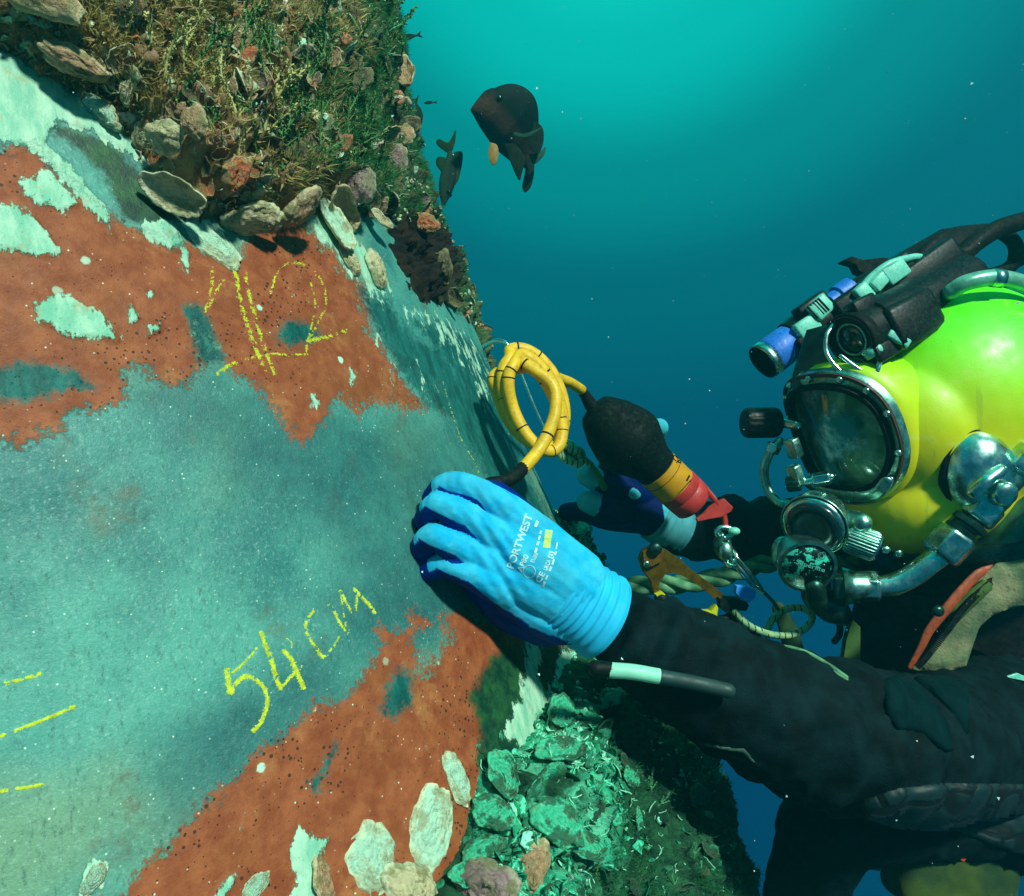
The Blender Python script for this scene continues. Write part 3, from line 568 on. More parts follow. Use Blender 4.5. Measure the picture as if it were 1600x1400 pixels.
for a in [
    (288, 292, 112, 32, 'cream', True, 0.58, 0.25, 0.012, 0.5, 'open cream oyster shell with an olive hollow above the big white shell'),
    (330, 378, 128, 24, 'white', False, 0.5, 0.14, 0.0, 0.2, 'big smooth white oyster shell lying on the rusty steel under the growth'),
    (393, 325, 96, 22, 'pit', False, 0.62, 0.35, 0.012, 0.5, 'cream oyster shell riddled with small dark holes'),
    (452, 308, 88, 118, 'tan', False, 0.62, 0.4, 0.012, 0.4, 'brown lumpy oyster shell between the pitted shell and the feathery spray'),
    (520, 362, 92, 50, 'white', True, 0.46, 0.2, 0.004, 0.3, 'long hollow white shell at the top of the mint streaks'),
    (545, 405, 70, 62, 'cream', False, 0.4, 0.22, 0.002, 0.2, 'narrow yellowish shell below the long hollow white one'),
    (518, 318, 78, 48, 'tan', True, 0.5, 0.25, 0.014, 0.5, 'upright tan shell with a curled lip beside the lilac cluster'),
    (560, 300, 74, 80, 'lilac', False, 0.8, 0.5, 0.014, 0.6, 'knobbly lilac shell cluster above the small open clam'),
    (578, 356, 44, 8, 'cream', True, 0.5, 0.3, 0.014, 0.6, 'small open clam shell right above the mint streaks'),
    (585, 425, 66, 70, 'cream', False, 0.5, 0.3, 0.004, 0.3, 'speckled cream shell on the right rim of the mint streaks'),
    (280, 218, 58, 10, 'cream', False, 0.8, 0.5, 0.012, 0.5, 'rounded pale stone-like shell left of the tall sea sprays'),
    (318, 205, 52, 80, 'tan', False, 0.8, 0.6, 0.012, 0.5, 'rounded pinkish shell right of the pale stone-like one'),
    (350, 262, 66, 110, 'rust', False, 0.6, 0.5, 0.012, 0.5, 'orange brown shell above the pitted shell'),
    (70, 20, 150, 35, 'tan', False, 0.5, 0.45, 0.012, 0.3, 'long smooth tan shell in the top corner of the growth'),
    (120, 85, 120, 40, 'tan', False, 0.45, 0.4, 0.012, 0.3, 'tan ridged shell below the long smooth one in the corner'),
    (165, 175, 90, 42, 'white', False, 0.45, 0.3, 0.006, 0.2, 'pale mint shell above the dark green algae strip'),
    (690, 420, 60, 75, 'dull', False, 0.55, 0.4, 0.006, 0.3, 'dull brown shell beside the dark hollow in the growth'),
    (708, 462, 34, 60, 'dull', True, 0.6, 0.3, 0.012, 0.4, 'small empty shell right of the dark hollow in the growth'),
    (668, 350, 44, 30, 'rust', False, 0.7, 0.3, 0.004, 0.4, 'rusty orange shell at the top of the dark hollow')]:
    shell(*a[:8], lift=a[8], tip=a[9], label=a[10], group=G1)
G2 = 'flat white shells at the lower edge of the rusty steel'
for a in [
    (585, 1345, 118, 75, 'white', False, 0.72, 0.10, 0.0, 0.1, 'pale blue white flat shell at the bottom edge left of the larger one'),
    (672, 1290, 150, -62, 'white', False, 0.62, 0.14, 0.002, 0.1, 'large ragged pale flat shell right of the pale blue white one'),
    (714, 1222, 92, 72, 'white', False, 0.42, 0.10, 0.002, 0.1, 'narrow white shell pointing up above the large ragged one'),
    (640, 1385, 90, 20, 'cream', False, 0.6, 0.3, 0.004, 0.2, 'tan and cream shell between two flat shells at the bottom edge'),
    (510, 1375, 110, -65, 'tan', False, 0.55, 0.08, 0.0, 0.1, 'thin brownish shell scar left of the flat white shells'),
    (400, 1385, 66, -35, 'white', False, 0.6, 0.14, 0.0, 0.1, 'small white flat shell on the rust at the bottom edge'),
    (148, 1370, 62, -55, 'white', False, 0.55, 0.4, 0.0, 0.3, 'single white barnacle shell at the bottom of the grey steel'),
    (830, 1350, 92, 100, 'tan', False, 0.6, 0.5, 0.006, 0.4, 'tan pink shell at the bottom edge below the mint clumps'),
    (770, 1385, 110, 10, 'lilac', False, 0.6, 0.4, 0.006, 0.3, 'mauve shell in the bottom growth left of the tan pink one')]:
    shell(*a[:8], lift=a[8], tip=a[9], label=a[10], group=G2)
G3 = 'mint coloured shell clumps in the lower growth'
for k, a in enumerate([(880, 1125, 78, 100, .6, 'squarish mint shell directly below the glove cuff'), (792, 1215, 90, 70, .6, 'bright mint shell nearest to the rusty steel'), (775, 1275, 84, 50, .7, 'round mint shell above the bottom clump'),
    (880, 1185, 90, 10, .7, 'mint shell mound in the middle of the lower growth'), (875, 1290, 110, 60, .8, 'largest mint shell mound at the lower middle'), (915, 1330, 80, 30, .6, 'mint shell right of the largest mound'),
    (985, 1215, 40, 60, .7, 'small lone mint shell on the dark turf'), (990, 1290, 52, 130, .5, 'lone pale shell low on the dark turf'), (760, 1330, 80, -30, .7, 'mint shell low by the large ragged flat shell'), (735, 1375, 60, 20, .7, 'mint shell at the bottom edge by the mauve one'),
    (905, 832, 40, 120, .6, 'green shell sticking out past the glove'), (918, 856, 34, 60, .7, 'brownish green shell just under the one past the glove'), (950, 1095, 56, 150, .5, 'mint shell under the white pen on the arm'), (890, 1385, 60, 80, .6, 'bright mint shell at the bottom edge below the mounds')]):
    shell(a[0], a[1], a[2] * .88, a[3], 'mint', k % 2 == 1, a[4], 0.22, lift=0.004, tip=0.5, roll=.4, label=a[5], group=G3)
LM = [('open cream oyster shell', 288, 292), ('shell riddled with dark holes', 393, 325), ('brown lumpy oyster', 452, 308), ('knobbly lilac shell', 560, 300), ('pair of rounded shells', 300, 212), ('orange brown shell', 350, 262), ('long smooth corner shell', 70, 20), ('tan ridged shell', 120, 85),
      ('leftmost tall spray', 228, 110), ('widest branched spray', 405, 180), ('high bushy spray', 280, 50), ('mint spray on the rim', 590, 80), ('green spray at mid height', 500, 160), ('top edge of the photo', 430, 0), ('green spray on the outer slope', 570, 200), ('dark hollow', 640, 400),
      ('largest mint mound', 875, 1290), ('shell mound below the cuff', 880, 1150), ('mint shell nearest the rust', 792, 1215), ('white pen', 1000, 1060), ('lone shell on the dark turf', 985, 1240), ('bottom edge of the growth', 1000, 1395), ('mauve bottom shell', 770, 1385), ('outer rim of the lower growth', 1100, 1250)]
_used = {}
def nlabel(what, x, y):
    d = sorted(LM, key=lambda l: math.hypot(l[1] - x, l[2] - y))[0]; dx, dy = x - d[1], y - d[2]; w = ('above' if dy < 0 else 'below') if abs(dy) > abs(dx) else ('left of' if dx < 0 else 'right of'); far = 'close' if math.hypot(dx, dy) < 45 else 'some way'
    adj = {'tan shell': 'small tan crusted shell', 'cream shell': 'small cream crusted shell', 'dull shell': 'small dull brown shell', 'rust shell': 'small orange crusted shell', 'lilac shell': 'small lilac crusted shell', 'pit shell': 'small pitted shell', 'lower shell': 'small crusted green shell', 'spray': 'small feathery spray', 'low spray': 'tiny green feathery spray'}[what]
    s = f'{adj} {far} {w} the {d[0]}'; _used[s] = _used.get(s, 0) + 1
    if _used[s] > 1: s = ['', '', 'second ', 'third ', 'fourth ', 'fifth ', 'sixth ', 'seventh ', 'eighth ', 'ninth ', 'tenth ', 'eleventh ', 'twelfth '][min(_used[s], 12)] + s
    return s
cnt = 0
for k in range(120):
    x = rng.uniform(10, 660); y = rng.uniform(5, 330)
    if poly_sdf(np.array([x]), np.array([y]), TOP_G)[0] < 22: continue
    kd = ['tan', 'cream', 'dull', 'rust', 'lilac', 'pit', 'dull', 'tan'][int(rng.integers(8))]
    if x > 430: kd = ['dull', 'dull', 'tan', 'lilac'][int(rng.integers(4))]
    shell(x, y, rng.uniform(22, 58), rng.uniform(0, 180), kd, rng.random() < 0.5, [0.5, 0.65, 0.8][int(rng.integers(3))], 0.24, lift=rng.uniform(-.003, 0.004), tip=rng.uniform(0.2, 1.3), roll=rng.uniform(-.6, 1.3),
          label=nlabel(kd + ' shell', x, y), group='small crusted shells in the upper growth', seed=int(rng.integers(3))); cnt += 1
for k in range(34):
    x = rng.uniform(740, 1110); y = rng.uniform(1130, 1395)
    shell(x, y, rng.uniform(16, 44), rng.uniform(0, 180), 'mint' if x < 930 and rng.random() < 0.8 else 'deep', rng.random() < 0.5, [0.5, 0.65, 0.8][int(rng.integers(3))], 0.22, lift=rng.uniform(-.003, 0.003), tip=rng.uniform(0.2, 1.2), roll=rng.uniform(-.6, 1.2),
          label=nlabel('lower shell', x, y), group='small crusted shells in the lower growth', seed=int(rng.integers(3)))

# ---- feathery hydroid sprays
def spray_mesh(seed, forks=3):
    r_ = np.random.default_rng(seed); mb = MB()
    def branch(p, d, L, w, lv):
        n = 7; pts = [p]; 
        for i in range(n): d = unit(d + r_.normal(0, 0.10, 3) + np.array([0, 0, 0.05])); pts.append(pts[-1] + d * L / n)
        pts = np.array(pts); mb.tube(pts, np.linspace(w, w * 0.4, n + 1), 5, caps=None)
        if lv > 0:
            for i in range(forks):
                k = int(r_.integers(1, n - 1)); branch(pts[k], unit(d + r_.normal(0, 0.45, 3)), L * r_.uniform(.45, .7), w * .75, lv - 1)
        for i in range(int(L * 42)):
            k = r_.random() * (n - 0.01); a = int(k); q = pts[a] + (pts[a + 1] - pts[a]) * (k - a); t_ = unit(pts[a + 1] - pts[a]); s = unit(np.cross(t_, r_.normal(size=3))); e = q + (s * 0.75 + t_ * 0.65) * r_.uniform(.03, .075)
            mb.tube([q, (q + e) / 2 + t_ * .008, e], [w * .55, w * .5, w * .75], 4, caps=None)
    branch(np.zeros(3), np.array([0, 0, 1.0]), 1.0, 0.026, 1 if forks else 0); return mb
m_hyd = [paint('pale_spray', lin(206, 200, 126), 0.7, var=0.35, scale=90), paint('green_spray', lin(92, 142, 74), 0.7, var=0.35, scale=90), paint('mint_spray', lin(110, 190, 130), 0.7, var=.3, scale=90)]
hy = []
for k in range(6): o = spray_mesh(100 + k, [3, 0, 4, 2, 0, 3][k]).build('sea_spray', None, fix=False); hy.append(o.data); bpy.data.objects.remove(o)
def spray(px_, py_, len_px, ang, var, mi, label, group='feathery sea sprays on the upper growth'):
    h = spot(px_, py_)
    if h is None: return
    p, n = h; s = len_px / F * p[1]; me = hy[var].copy() if (var, mi) not in _hm else _hm[(var, mi)]
    if (var, mi) not in _hm: me.materials.append(m_hyd[mi]); _hm[(var, mi)] = me
    a = math.radians(ang); z = unit(np.array([math.cos(a), -0.35, math.sin(a)])); x = unit(np.cross([0, 1, 0.1], z)); y = np.cross(z, x); o = bpy.data.objects.new('sea_spray', me); C.objects.link(o)
    o.matrix_world = Matrix.Translation(Vector(p - n * 0.002)) @ Matrix(((x[0], y[0], z[0], 0), (x[1], y[1], z[1], 0), (x[2], y[2], z[2], 0), (0, 0, 0, 1))) @ Matrix.Scale(s, 4); tag(o, label, 'sea spray', group)
_hm = {}
for a in [(228, 158, 120, 74, 1, 0, 'tall pale feathery spray standing leftmost in the growth'), (240, 120, 110, 60, 4, 0, 'pale feathery spray leaning right beside the leftmost tall one'), (300, 170, 120, 95, 0, 0, 'bushy pale spray above the rounded shells'),
    (405, 225, 130, 70, 2, 0, 'widest branched pale spray in the middle of the growth'), (375, 205, 110, 100, 3, 0, 'upright pale spray just left of the widest branched one'), (350, 120, 80, 80, 0, 0, 'short pale spray high above the orange brown shell'),
    (540, 320, 82, 82, 3, 2, 'mint branched spray beside the lilac cluster'), (532, 335, 96, 70, 1, 0, 'single yellowish spray stem by the lilac cluster'), (500, 190, 76, 130, 2, 1, 'green branched spray at mid height of the growth'),
    (185, 110, 80, 110, 0, 0, 'pale spray near the long tan shells'), (440, 160, 70, 60, 0, 1, 'green spray above the widest branched one'), (465, 250, 70, 110, 3, 1, 'green spray above the brown lumpy shell'),
    (280, 80, 90, 100, 2, 0, 'pale bushy spray high in the growth'), (590, 90, 60, 60, 0, 2, 'mint spray on the outer rim of the upper growth'), (570, 215, 56, 80, 2, 1, 'green spray on the outer slope above the small clam'),
    (330, 130, 90, 105, 1, 0, 'thin pale spray stem among the high bushy ones'), (475, 365, 46, 175, 2, 2, 'small white spray lying over the rust beside the long hollow shell')]: spray(*a)
for k in range(110):
    x = rng.uniform(90, 640); y = rng.uniform(10, 300)
    if poly_sdf(np.array([x]), np.array([y]), TOP_G)[0] < 25: continue
    spray(x, y, rng.uniform(40, 112), rng.uniform(50, 130), int(rng.integers(6)), 1 if x > 400 or rng.random() < .4 else 0, nlabel('spray', x, y), 'small feathery sprays in the upper growth')
for k in range(12):
    x = rng.uniform(930, 1110); y = rng.uniform(1150, 1390)
    spray(x, y, rng.uniform(20, 44), rng.uniform(40, 140), int(rng.integers(6)), 2, nlabel('low spray', x, y), 'small feathery sprays in the lower growth')

# ---- crust of tiny barnacles and worm tubes over growth and steel
def crust(name, verts, faces, count, sel, label, mat, seed, rr=(.0010, .0030)):
    r_ = np.random.default_rng(seed); c = verts[faces].mean(1); x, y = proj(np.where(c[:, 1:2] < .1, [[9, .1, 9]], 0) + c); w = sel(x, y, c) * (x > -80) * (x < 1700) * (y > -80) * (y < 1500) * (c[:, 1] > .15); w = w / w.sum(); i = r_.choice(len(c), count, p=w); q = verts[faces[i]]
    n = unit(np.cross(q[:, 2] - q[:, 0], q[:, 3] - q[:, 1])); out = unit(c[i] - (CC + ((c[i] - CC) @ AX)[:, None] * AX)); n = np.where(((n * out).sum(1) < 0)[:, None], -n, n); u = unit(np.cross(n, r_.normal(size=n.shape))); v = np.cross(n, u); R = r_.uniform(*rr, count)[:, None]; V = []; m = 8; an = np.linspace(0, 2 * np.pi, m, endpoint=False)
    for z, k in ((-.3, 1.0), (.75, .62), (.62, .40), (.05, .30)):
        for a in an: V.append(c[i] + n * R * z * .8 + (u * math.cos(a) + v * math.sin(a)) * R * k * r_.uniform(.82, 1.15, (count, 1)))
    V = np.stack(V, 1).reshape(-1, 3); b = np.arange(count)[:, None, None] * (4 * m); qd = np.array([[r * m + k, r * m + (k + 1) % m, (r + 1) * m + (k + 1) % m, (r + 1) * m + k] for r in range(3) for k in range(m)])[None]; Fq = (b + qd).reshape(-1, 4)
    return tag(new_mesh(name, V, Fq, mat, None), label, None, None, 'stuff')
m_bar = paint('barnacle', lin(190, 206, 166), .7, var=.3, scale=60, grime=lin(110, 90, 50), gamt=.6); m_barm = paint('mint_barnacle', lin(140, 226, 186), .7, var=.3, scale=60, grime=lin(20, 80, 50), gamt=.6)
crust('barnacle_crust', tgv, tgf, 2600, lambda x, y, c: smooth(fbm(c * 20, 3, 201), .5, .62) * (1 - .7 * smooth(x, 430, 600)) * cave_out(x, y), 'crust of tiny pale barnacles over the upper growth', m_bar, 21)
crust('barnacle_crust', bgv, bgf, 2200, lambda x, y, c: smooth(fbm(c * 20, 3, 203), .46, .6) * (smooth(-x, -1000, -820) + .05), 'crust of tiny mint barnacles over the lower growth', m_barm, 22)
def worms(name, px0, px1, py0, py1, n, label, mat, seed):
    r_ = np.random.default_rng(seed); mb = MB()
    for k in range(n):
        h = cast(bv_top if py0 < 600 else bv_bot, r_.uniform(px0, px1), r_.uniform(py0, py1))
        if h is None: continue
        p, nn = h; d = unit(np.cross(nn, r_.normal(size=3))); pts = [p]; L = r_.uniform(.006, .016)
        for i in range(5): d = unit(d + np.cross(nn, d) * r_.normal(0, .6) + nn * r_.normal(0.05, .25)); pts.append(pts[-1] + d * L / 5)
        mb.tube(np.array(pts) + nn * .0006, [.00048] * 6, 6, caps=None)
    return tag(mb.build(name, mat, None, fix=False), label, None, None, 'stuff')
worms('worm_tubes', 10, 640, 5, 340, 260, 'pale twisted worm tubes in the upper growth', m_bar, 31); worms('worm_tubes', 745, 1100, 1150, 1395, 110, 'mint twisted worm tubes in the lower growth', m_barm, 32)

def plates(name, verts, faces, count, sel, label, cols, seed, rr):
    """broken overlapping shell bits fused into the crust: thin curved irregular plates"""
    r_ = np.random.default_rng(seed); c = verts[faces].mean(1); x, y = proj(np.where(c[:, 1:2] < .1, [[9, .1, 9]], 0) + c); w = sel(x, y, c) * (x > -80) * (x < 1700) * (y > -80) * (y < 1500) * (c[:, 1] > .15); w = w / w.sum(); i = r_.choice(len(c), count, p=w); q = verts[faces[i]]
    n = unit(np.cross(q[:, 2] - q[:, 0], q[:, 3] - q[:, 1])); out = unit(c[i] - (CC + ((c[i] - CC) @ AX)[:, None] * AX)); n = np.where(((n * out).sum(1) < 0)[:, None], -n, n); z = unit(n + r_.normal(0, .55, n.shape)); u = unit(np.cross(z, r_.normal(size=n.shape))); v = np.cross(z, u)
    R = (rr[0] * (rr[1] / rr[0]) ** r_.random(count))[:, None]; m = 11; an = np.linspace(0, 2 * np.pi, m, endpoint=False); V = []; asp = r_.uniform(.5, 1.0, (count, 1)); bend = r_.uniform(-.1, .7, (count, 1)); jag = r_.uniform(.72, 1.22, (count, m))
    for lay in (0, 1):
        V.append(c[i] + z * R * (.16 * (1 - lay) - .06 * lay + .1) - z * 0)
        for ring in (.55, 1.0):
            for k, a in enumerate(an): V.append(c[i] + (u * math.cos(a) + v * math.sin(a) * asp) * R * ring * jag[:, k:k + 1] + z * R * (.1 + bend * ring ** 2 * (math.cos(a) ** 2) + (.05 if lay == 0 else -.05)))
    V = np.stack(V, 1).reshape(-1, 3); L = 1 + 2 * m; b = np.arange(count)[:, None, None] * (2 * L); qs = []
    for lay in (0, 1):
        o_ = lay * L
        for k in range(m): k2 = (k + 1) % m; qs += [[o_, o_ + 1 + k, o_ + 1 + k2, o_ + 1 + k2], [o_ + 1 + k, o_ + 1 + m + k, o_ + 1 + m + k2, o_ + 1 + k2]]
    for k in range(m): k2 = (k + 1) % m; qs.append([1 + m + k, L + 1 + m + k, L + 1 + m + k2, 1 + m + k2])
    qs = np.array(qs)[None]; Fq = (b + qs).reshape(-1, 4); tri = Fq[:, 2] == Fq[:, 3]; fl = [tuple(a) for a in Fq[~tri].tolist()] + [tuple(a[:3]) for a in Fq[tri].tolist()]
    tint = np.repeat(r_.random(count), 2 * L); t = NT(name + '_surface'); cr_ = t.t.nodes.new('ShaderNodeValToRGB'); cr_.color_ramp.interpolation = 'CONSTANT'
    while len(cr_.color_ramp.elements) < len(cols): cr_.color_ramp.elements.new(.5)
    for k, (e, cc) in enumerate(zip(cr_.color_ramp.elements, cols)): e.position = k / len(cols); e.color = cc
    t.set(cr_.inputs[0], t.attr('tint')); cx = t.mix(t.ss(t.noise(210, 5, .7), .45, .62), cr_.outputs[0], cols[-1]); t.p(Base_Color=cx, Roughness=.65); t.bump(t.noise(500, 5, .7), .7, .001)
    return tag(new_mesh(name, V, fl, t.m, None, attrs={'tint': tint}), label, None, None, 'stuff')
plates('shell_crust', tgv, tgf, 2600, lambda x, y, c: smooth(fbm(c * 13, 3, 211), .42, .56) * (1 - .85 * smooth(x, 400, 600)) * cave_out(x, y), 'crust of broken overlapping shell bits in the upper growth', [lin(176, 140, 100), lin(206, 184, 136), lin(150, 112, 78), lin(186, 196, 150), lin(196, 120, 78), lin(176, 232, 196), lin(214, 200, 176), lin(112, 96, 54)], 41, (.0025, .011))
plates('shell_crust', bgv, bgf, 2000, lambda x, y, c: smooth(fbm(c * 13, 3, 213), .38, .54) * (smooth(-np.hypot((x - 840) / 140, (y - 1270) / 200), -1.1, -.6) + .03), 'crust of broken mint shell bits in the lower growth', [lin(60, 210, 160), lin(96, 236, 186), lin(40, 170, 124), lin(150, 246, 206), lin(30, 130, 92), lin(20, 104, 70)], 42, (.002, .008))
# ---------------------------------------------------------------- the diver
def bones_fuse(bones, voxel, it=5):
    mb = MB()
    for pts, r in bones: mb.tube(catmull(pts, 4) if len(pts) > 2 else pts, np.interp(np.linspace(0, len(pts) - 1, (len(pts) - 1) * 4 + 1), range(len(pts)), r) if len(pts) > 2 else r, 16)
    return fuse(mb, voxel, it)
def seg_info(v, bones, Bn, tipk=None):
    """for every vertex: offset along Bn in radii from the nearest bone, position along that bone, bone number"""
    best = np.full(len(v), 9.0); off = np.zeros(len(v)); al = np.zeros(len(v)); idx = np.zeros(len(v), int)
    for bi, (pts, r) in enumerate(bones):
        pts = np.asarray(pts); m = len(pts) - 1
        for k in range(m):
            a, b = pts[k], pts[k + 1]; e = b - a; t_ = np.clip(((v - a) @ e) / (e @ e), 0, 1); c = a + t_[:, None] * e; rr = r[k] + (r[k + 1] - r[k]) * t_
            w = v - c; d = np.linalg.norm(w, axis=1) / rr; mk = d < best; best[mk] = d[mk]; off[mk] = ((w @ Bn) / rr)[mk]; al[mk] = ((k + t_) / m)[mk]; idx[mk] = bi
    return off, al, idx
def glove_mat(name, fab, fab2, navy):
    t = NT(name); n = t.noise(55, 4); kn = t.noise(900, 3, .7); c = t.mix(t.ss(n, .3, .7), fab, fab2); m = t.ss(t.math('ADD', t.attr('coat'), t.math('MULTIPLY', t.math('SUBTRACT', t.noise(120, 4), .5), 0.25)), -0.06, 0.06)
    c = t.mix(t.math('MULTIPLY', t.ss(t.noise(28, 5, .6), .50, .68), 0.4), c, lin(70, 170, 196)); c = t.mix(t.math('MULTIPLY', t.ss(t.noise(330, 5, .75), .60, .70), .35), c, lin(20, 110, 150)); c = t.mix(m, c, t.mix(t.ss(t.noise(80), .3, .7), navy, tuple(x * 0.6 for x in navy[:3]) + (1,)))
    t.p(Base_Color=c, Roughness=t.ss(m, 0, 1, 0.85, 0.5), Specular_IOR_Level=.06)
    wv = t.t.nodes.new('ShaderNodeTexWave'); wv.inputs['Scale'].default_value = 520; wv.inputs['Distortion'].default_value = 1.5; t.t.links.new(t.tc.outputs['Object'], wv.inputs[0])
    t.bump(t.math('ADD', t.math('MULTIPLY', wv.outputs['Fac'], t.ss(m, 0, 1, 0.5, 0.0)), t.math('ADD', t.math('MULTIPLY', kn, .9), t.math('MULTIPLY', t.noise(140, 4, .6), 1.2))), 0.6, 0.0012); return t.m
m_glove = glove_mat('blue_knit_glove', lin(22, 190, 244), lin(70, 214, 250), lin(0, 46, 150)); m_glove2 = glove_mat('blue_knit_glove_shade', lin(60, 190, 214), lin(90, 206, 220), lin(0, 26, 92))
m_suit = NT('black_neoprene'); _t = m_suit; _c = _t.mix(_t.ss(_t.noise(34, 5), .35, .7), lin(1, 13, 16), lin(9, 34, 38))
_c = _t.mix(_t.math('MULTIPLY', _t.ss(_t.noise(210, 5, .75), .66, .76), .55), _c, lin(40, 80, 66)); _t.p(Base_Color=_c, Roughness=0.8, Specular_IOR_Level=0.12)
_t.bump(_t.math('ADD', _t.math('MULTIPLY', _t.noise(26, 4, .5, stretch=((1, 1, 2.4), (0, .5, 0))), 3.0), _t.noise(800, 3)), 0.5, 0.0016); m_suit = _t.m

diver = thing('person', 'diver in a black wetsuit and blue gloves reaching to the pile under a yellow helmet', 'person', P(1500, 1000, 0.95))
near_arm = [P(905, 938, .612), P(955, 972, .618), P(1000, 1001, .619), P(1060, 1035, .62), P(1170, 1095, .635), P(1290, 1145, .66), P(1340, 1155, .675), P(1450, 1165, .75), P(1560, 1130, .87)]
near_r = [.016, .027, .0415, .049, .057, .066, .067, .072, .085]
far_arm = [P(1030, 820, .985), P(1070, 830, .985), P(1150, 828, .99), P(1230, 835, 1.01), P(1300, 862, 1.06), P(1400, 910, 1.12), P(1500, 980, 1.12)]
far_r = [.026, .034, .045, .05, .056, .062, .075]
torso = [P(1500, 900, .95), P(1515, 960, .96), P(1560, 1060, 1.0), P(1680, 1150, 1.03), P(1820, 1250, 1.07), P(1960, 1400, 1.1)]; torso_r = [.075, .085, .145, .165, .165, .16]
chest = [P(1420, 990, .97), P(1450, 1090, .97), P(1520, 1200, 1.0)]; chest_r = [.075, .10, .11]
leg1 = [P(1900, 1360, 1.08), P(1720, 1300, .98), P(1520, 1258, .93), P(1380, 1266, .92), P(1300, 1285, .94), P(1275, 1340, .97), P(1245, 1450, 1.02), P(1210, 1650, 1.1)]; leg1_r = [.11, .085, .066, .063, .060, .055, .05, .045]
leg2 = [P(1960, 1460, 1.25), P(1850, 1620, 1.3), P(1800, 1740, 1.3), P(1750, 1900, 1.35)]; leg2_r = [.11, .09, .08, .06]
mb = MB()
for pts, r in ((near_arm, near_r), (far_arm, far_r), (torso, torso_r), (chest, chest_r), (leg1, leg1_r), (leg2, leg2_r)):
    n = (len(pts) - 1) * 6 + 1; mb.tube(catmull(pts, 6), np.interp(np.linspace(0, len(pts) - 1, n), range(len(pts)), r), 24)
sv, sf = fuse(mb, 0.0042, 8)
# folds of loose neoprene: across the limb at elbow and wrist
rr_ = np.zeros(len(sv))
for ctr, rad, dr, k in ((P(1330, 1160, .66), .10, P(1450, 1165, .70) - P(1290, 1145, .66), 130), (P(985, 985, .61), .06, P(1060, 1035, .62) - P(905, 935, .612), 210), (P(1200, 830, 1.0), .12, P(1230, 835, 1.01) - P(1070, 830, .985), 120), (P(1400, 1050, .9), .14, np.array([0.3, 0, 1.0]), 70)):
    w = np.exp(-(np.linalg.norm(sv - ctr, axis=1) / rad) ** 2); rr_ += w * 0.0055 * np.sin(((sv - ctr) @ unit(dr)) * k + 5 * fbm(sv * 14, 2, 111))
tmp = new_mesh('wetsuit', sv, sf); nn_ = np.empty(len(sv) * 3, np.float32); tmp.data.vertices.foreach_get('normal', nn_); nn_ = nn_.reshape(-1, 3); bpy.data.objects.remove(tmp)
rdg = 1 - np.abs(2 * fbm(sv * np.array([26, 26, 12.0]) + 3, 3, 117) - 1); rr_ = rr_ + 0.0045 * (rdg ** 5 - .2)
sv = sv + nn_ * (rr_ + (fbm(sv * 18, 3, 113) - .5) * 0.009)[:, None]
suit = new_mesh('wetsuit', sv, sf, m_suit, diver); bv_suit = bvh_of(suit)

# near glove
KB = {'index': [P(795, 800, .592), P(740, 766, .570), P(702, 757, .570), P(677, 778, .584)], 'middle': [P(785, 848, .588), P(722, 806, .562), P(684, 790, .564), P(665, 812, .580)],
      'ring': [P(785, 893, .588), P(708, 851, .560), P(674, 840, .562), P(655, 862, .576)], 'pinky': [P(798, 930, .592), P(728, 893, .564), P(694, 882, .565), P(664, 896, .576)]}
BN = unit(np.array([-0.02, -0.86, 0.50]))
gb = [(KB['index'], [.0155, .0120, .0110, .0098]), (KB['middle'], [.0160, .0124, .0112, .0100]), (KB['ring'], [.0155, .0122, .0112, .0098]), (KB['pinky'], [.0150, .0116, .0104, .0092]),
      ([P(795, 802, .592), P(850, 850, .596), P(905, 903, .602)], [.0165, .020, .024]), ([P(785, 848, .586), P(850, 885, .590), P(900, 925, .600)], [.018, .024, .026]), ([P(785, 893, .588), P(845, 920, .592), P(893, 945, .602)], [.018, .023, .026]),
      ([P(795, 930, .594), P(840, 955, .600), P(882, 965, .606)], [.016, .020, .024]), ([P(742, 905, .600), P(795, 948, .612), P(850, 975, .618)], [.014, .020, .020]),
      ([P(800, 812, .594), P(798, 870, .588), P(805, 925, .596)], [.0175, .0185, .0165]), ([P(845, 860, .597), P(850, 900, .594), P(852, 945, .602)], [.022, .025, .021]),
      ([P(850, 850, .635), P(800, 792, .650), P(765, 768, .645), P(735, 775, .628)], [.018, .0135, .012, .010])]
gv, gf = bones_fuse(gb, 0.0012, 4)
off, al, idx = seg_info(gv, gb, BN); off2 = seg_info(gv, gb, unit(np.array([0.36, -0.15, 0.92])))[0]
coat = -off - 0.30; fin = idx < 4; coat = np.where(fin, np.maximum(-off2 - 0.20 - 0.5 * smooth(-al, -.45, -.05), (al - 0.80) * 6), coat); coat = np.where(idx == 7, np.maximum(-off2 - .45, -off - .3), coat); coat = np.where(idx == 8, 0.5 - off2 * 0.4, coat); coat = np.where(idx == 11, 0.5, coat)
cl = fbm(gv * 60, 3, 121) - .5; wr = np.zeros(len(gv))
for q, w_, k in ((P(745, 800, .57), .022, 700), (P(770, 900, .58), .025, 620), (P(765, 850, .57), .018, 650)): wr += np.exp(-(np.linalg.norm(gv - q, axis=1) / w_) ** 2) * 0.0008 * np.sin((gv @ unit(np.array([.8, .1, .5]))) * k)
gv = gv + BN * (cl * 0.0045 + wr * 1.6)[:, None]
glove = new_mesh('glove', gv, gf, m_glove, diver, attrs={'coat': coat}); glove['label'] = 'bright blue glove with navy palm touching the pile'; bv_gl = bvh_of(glove)
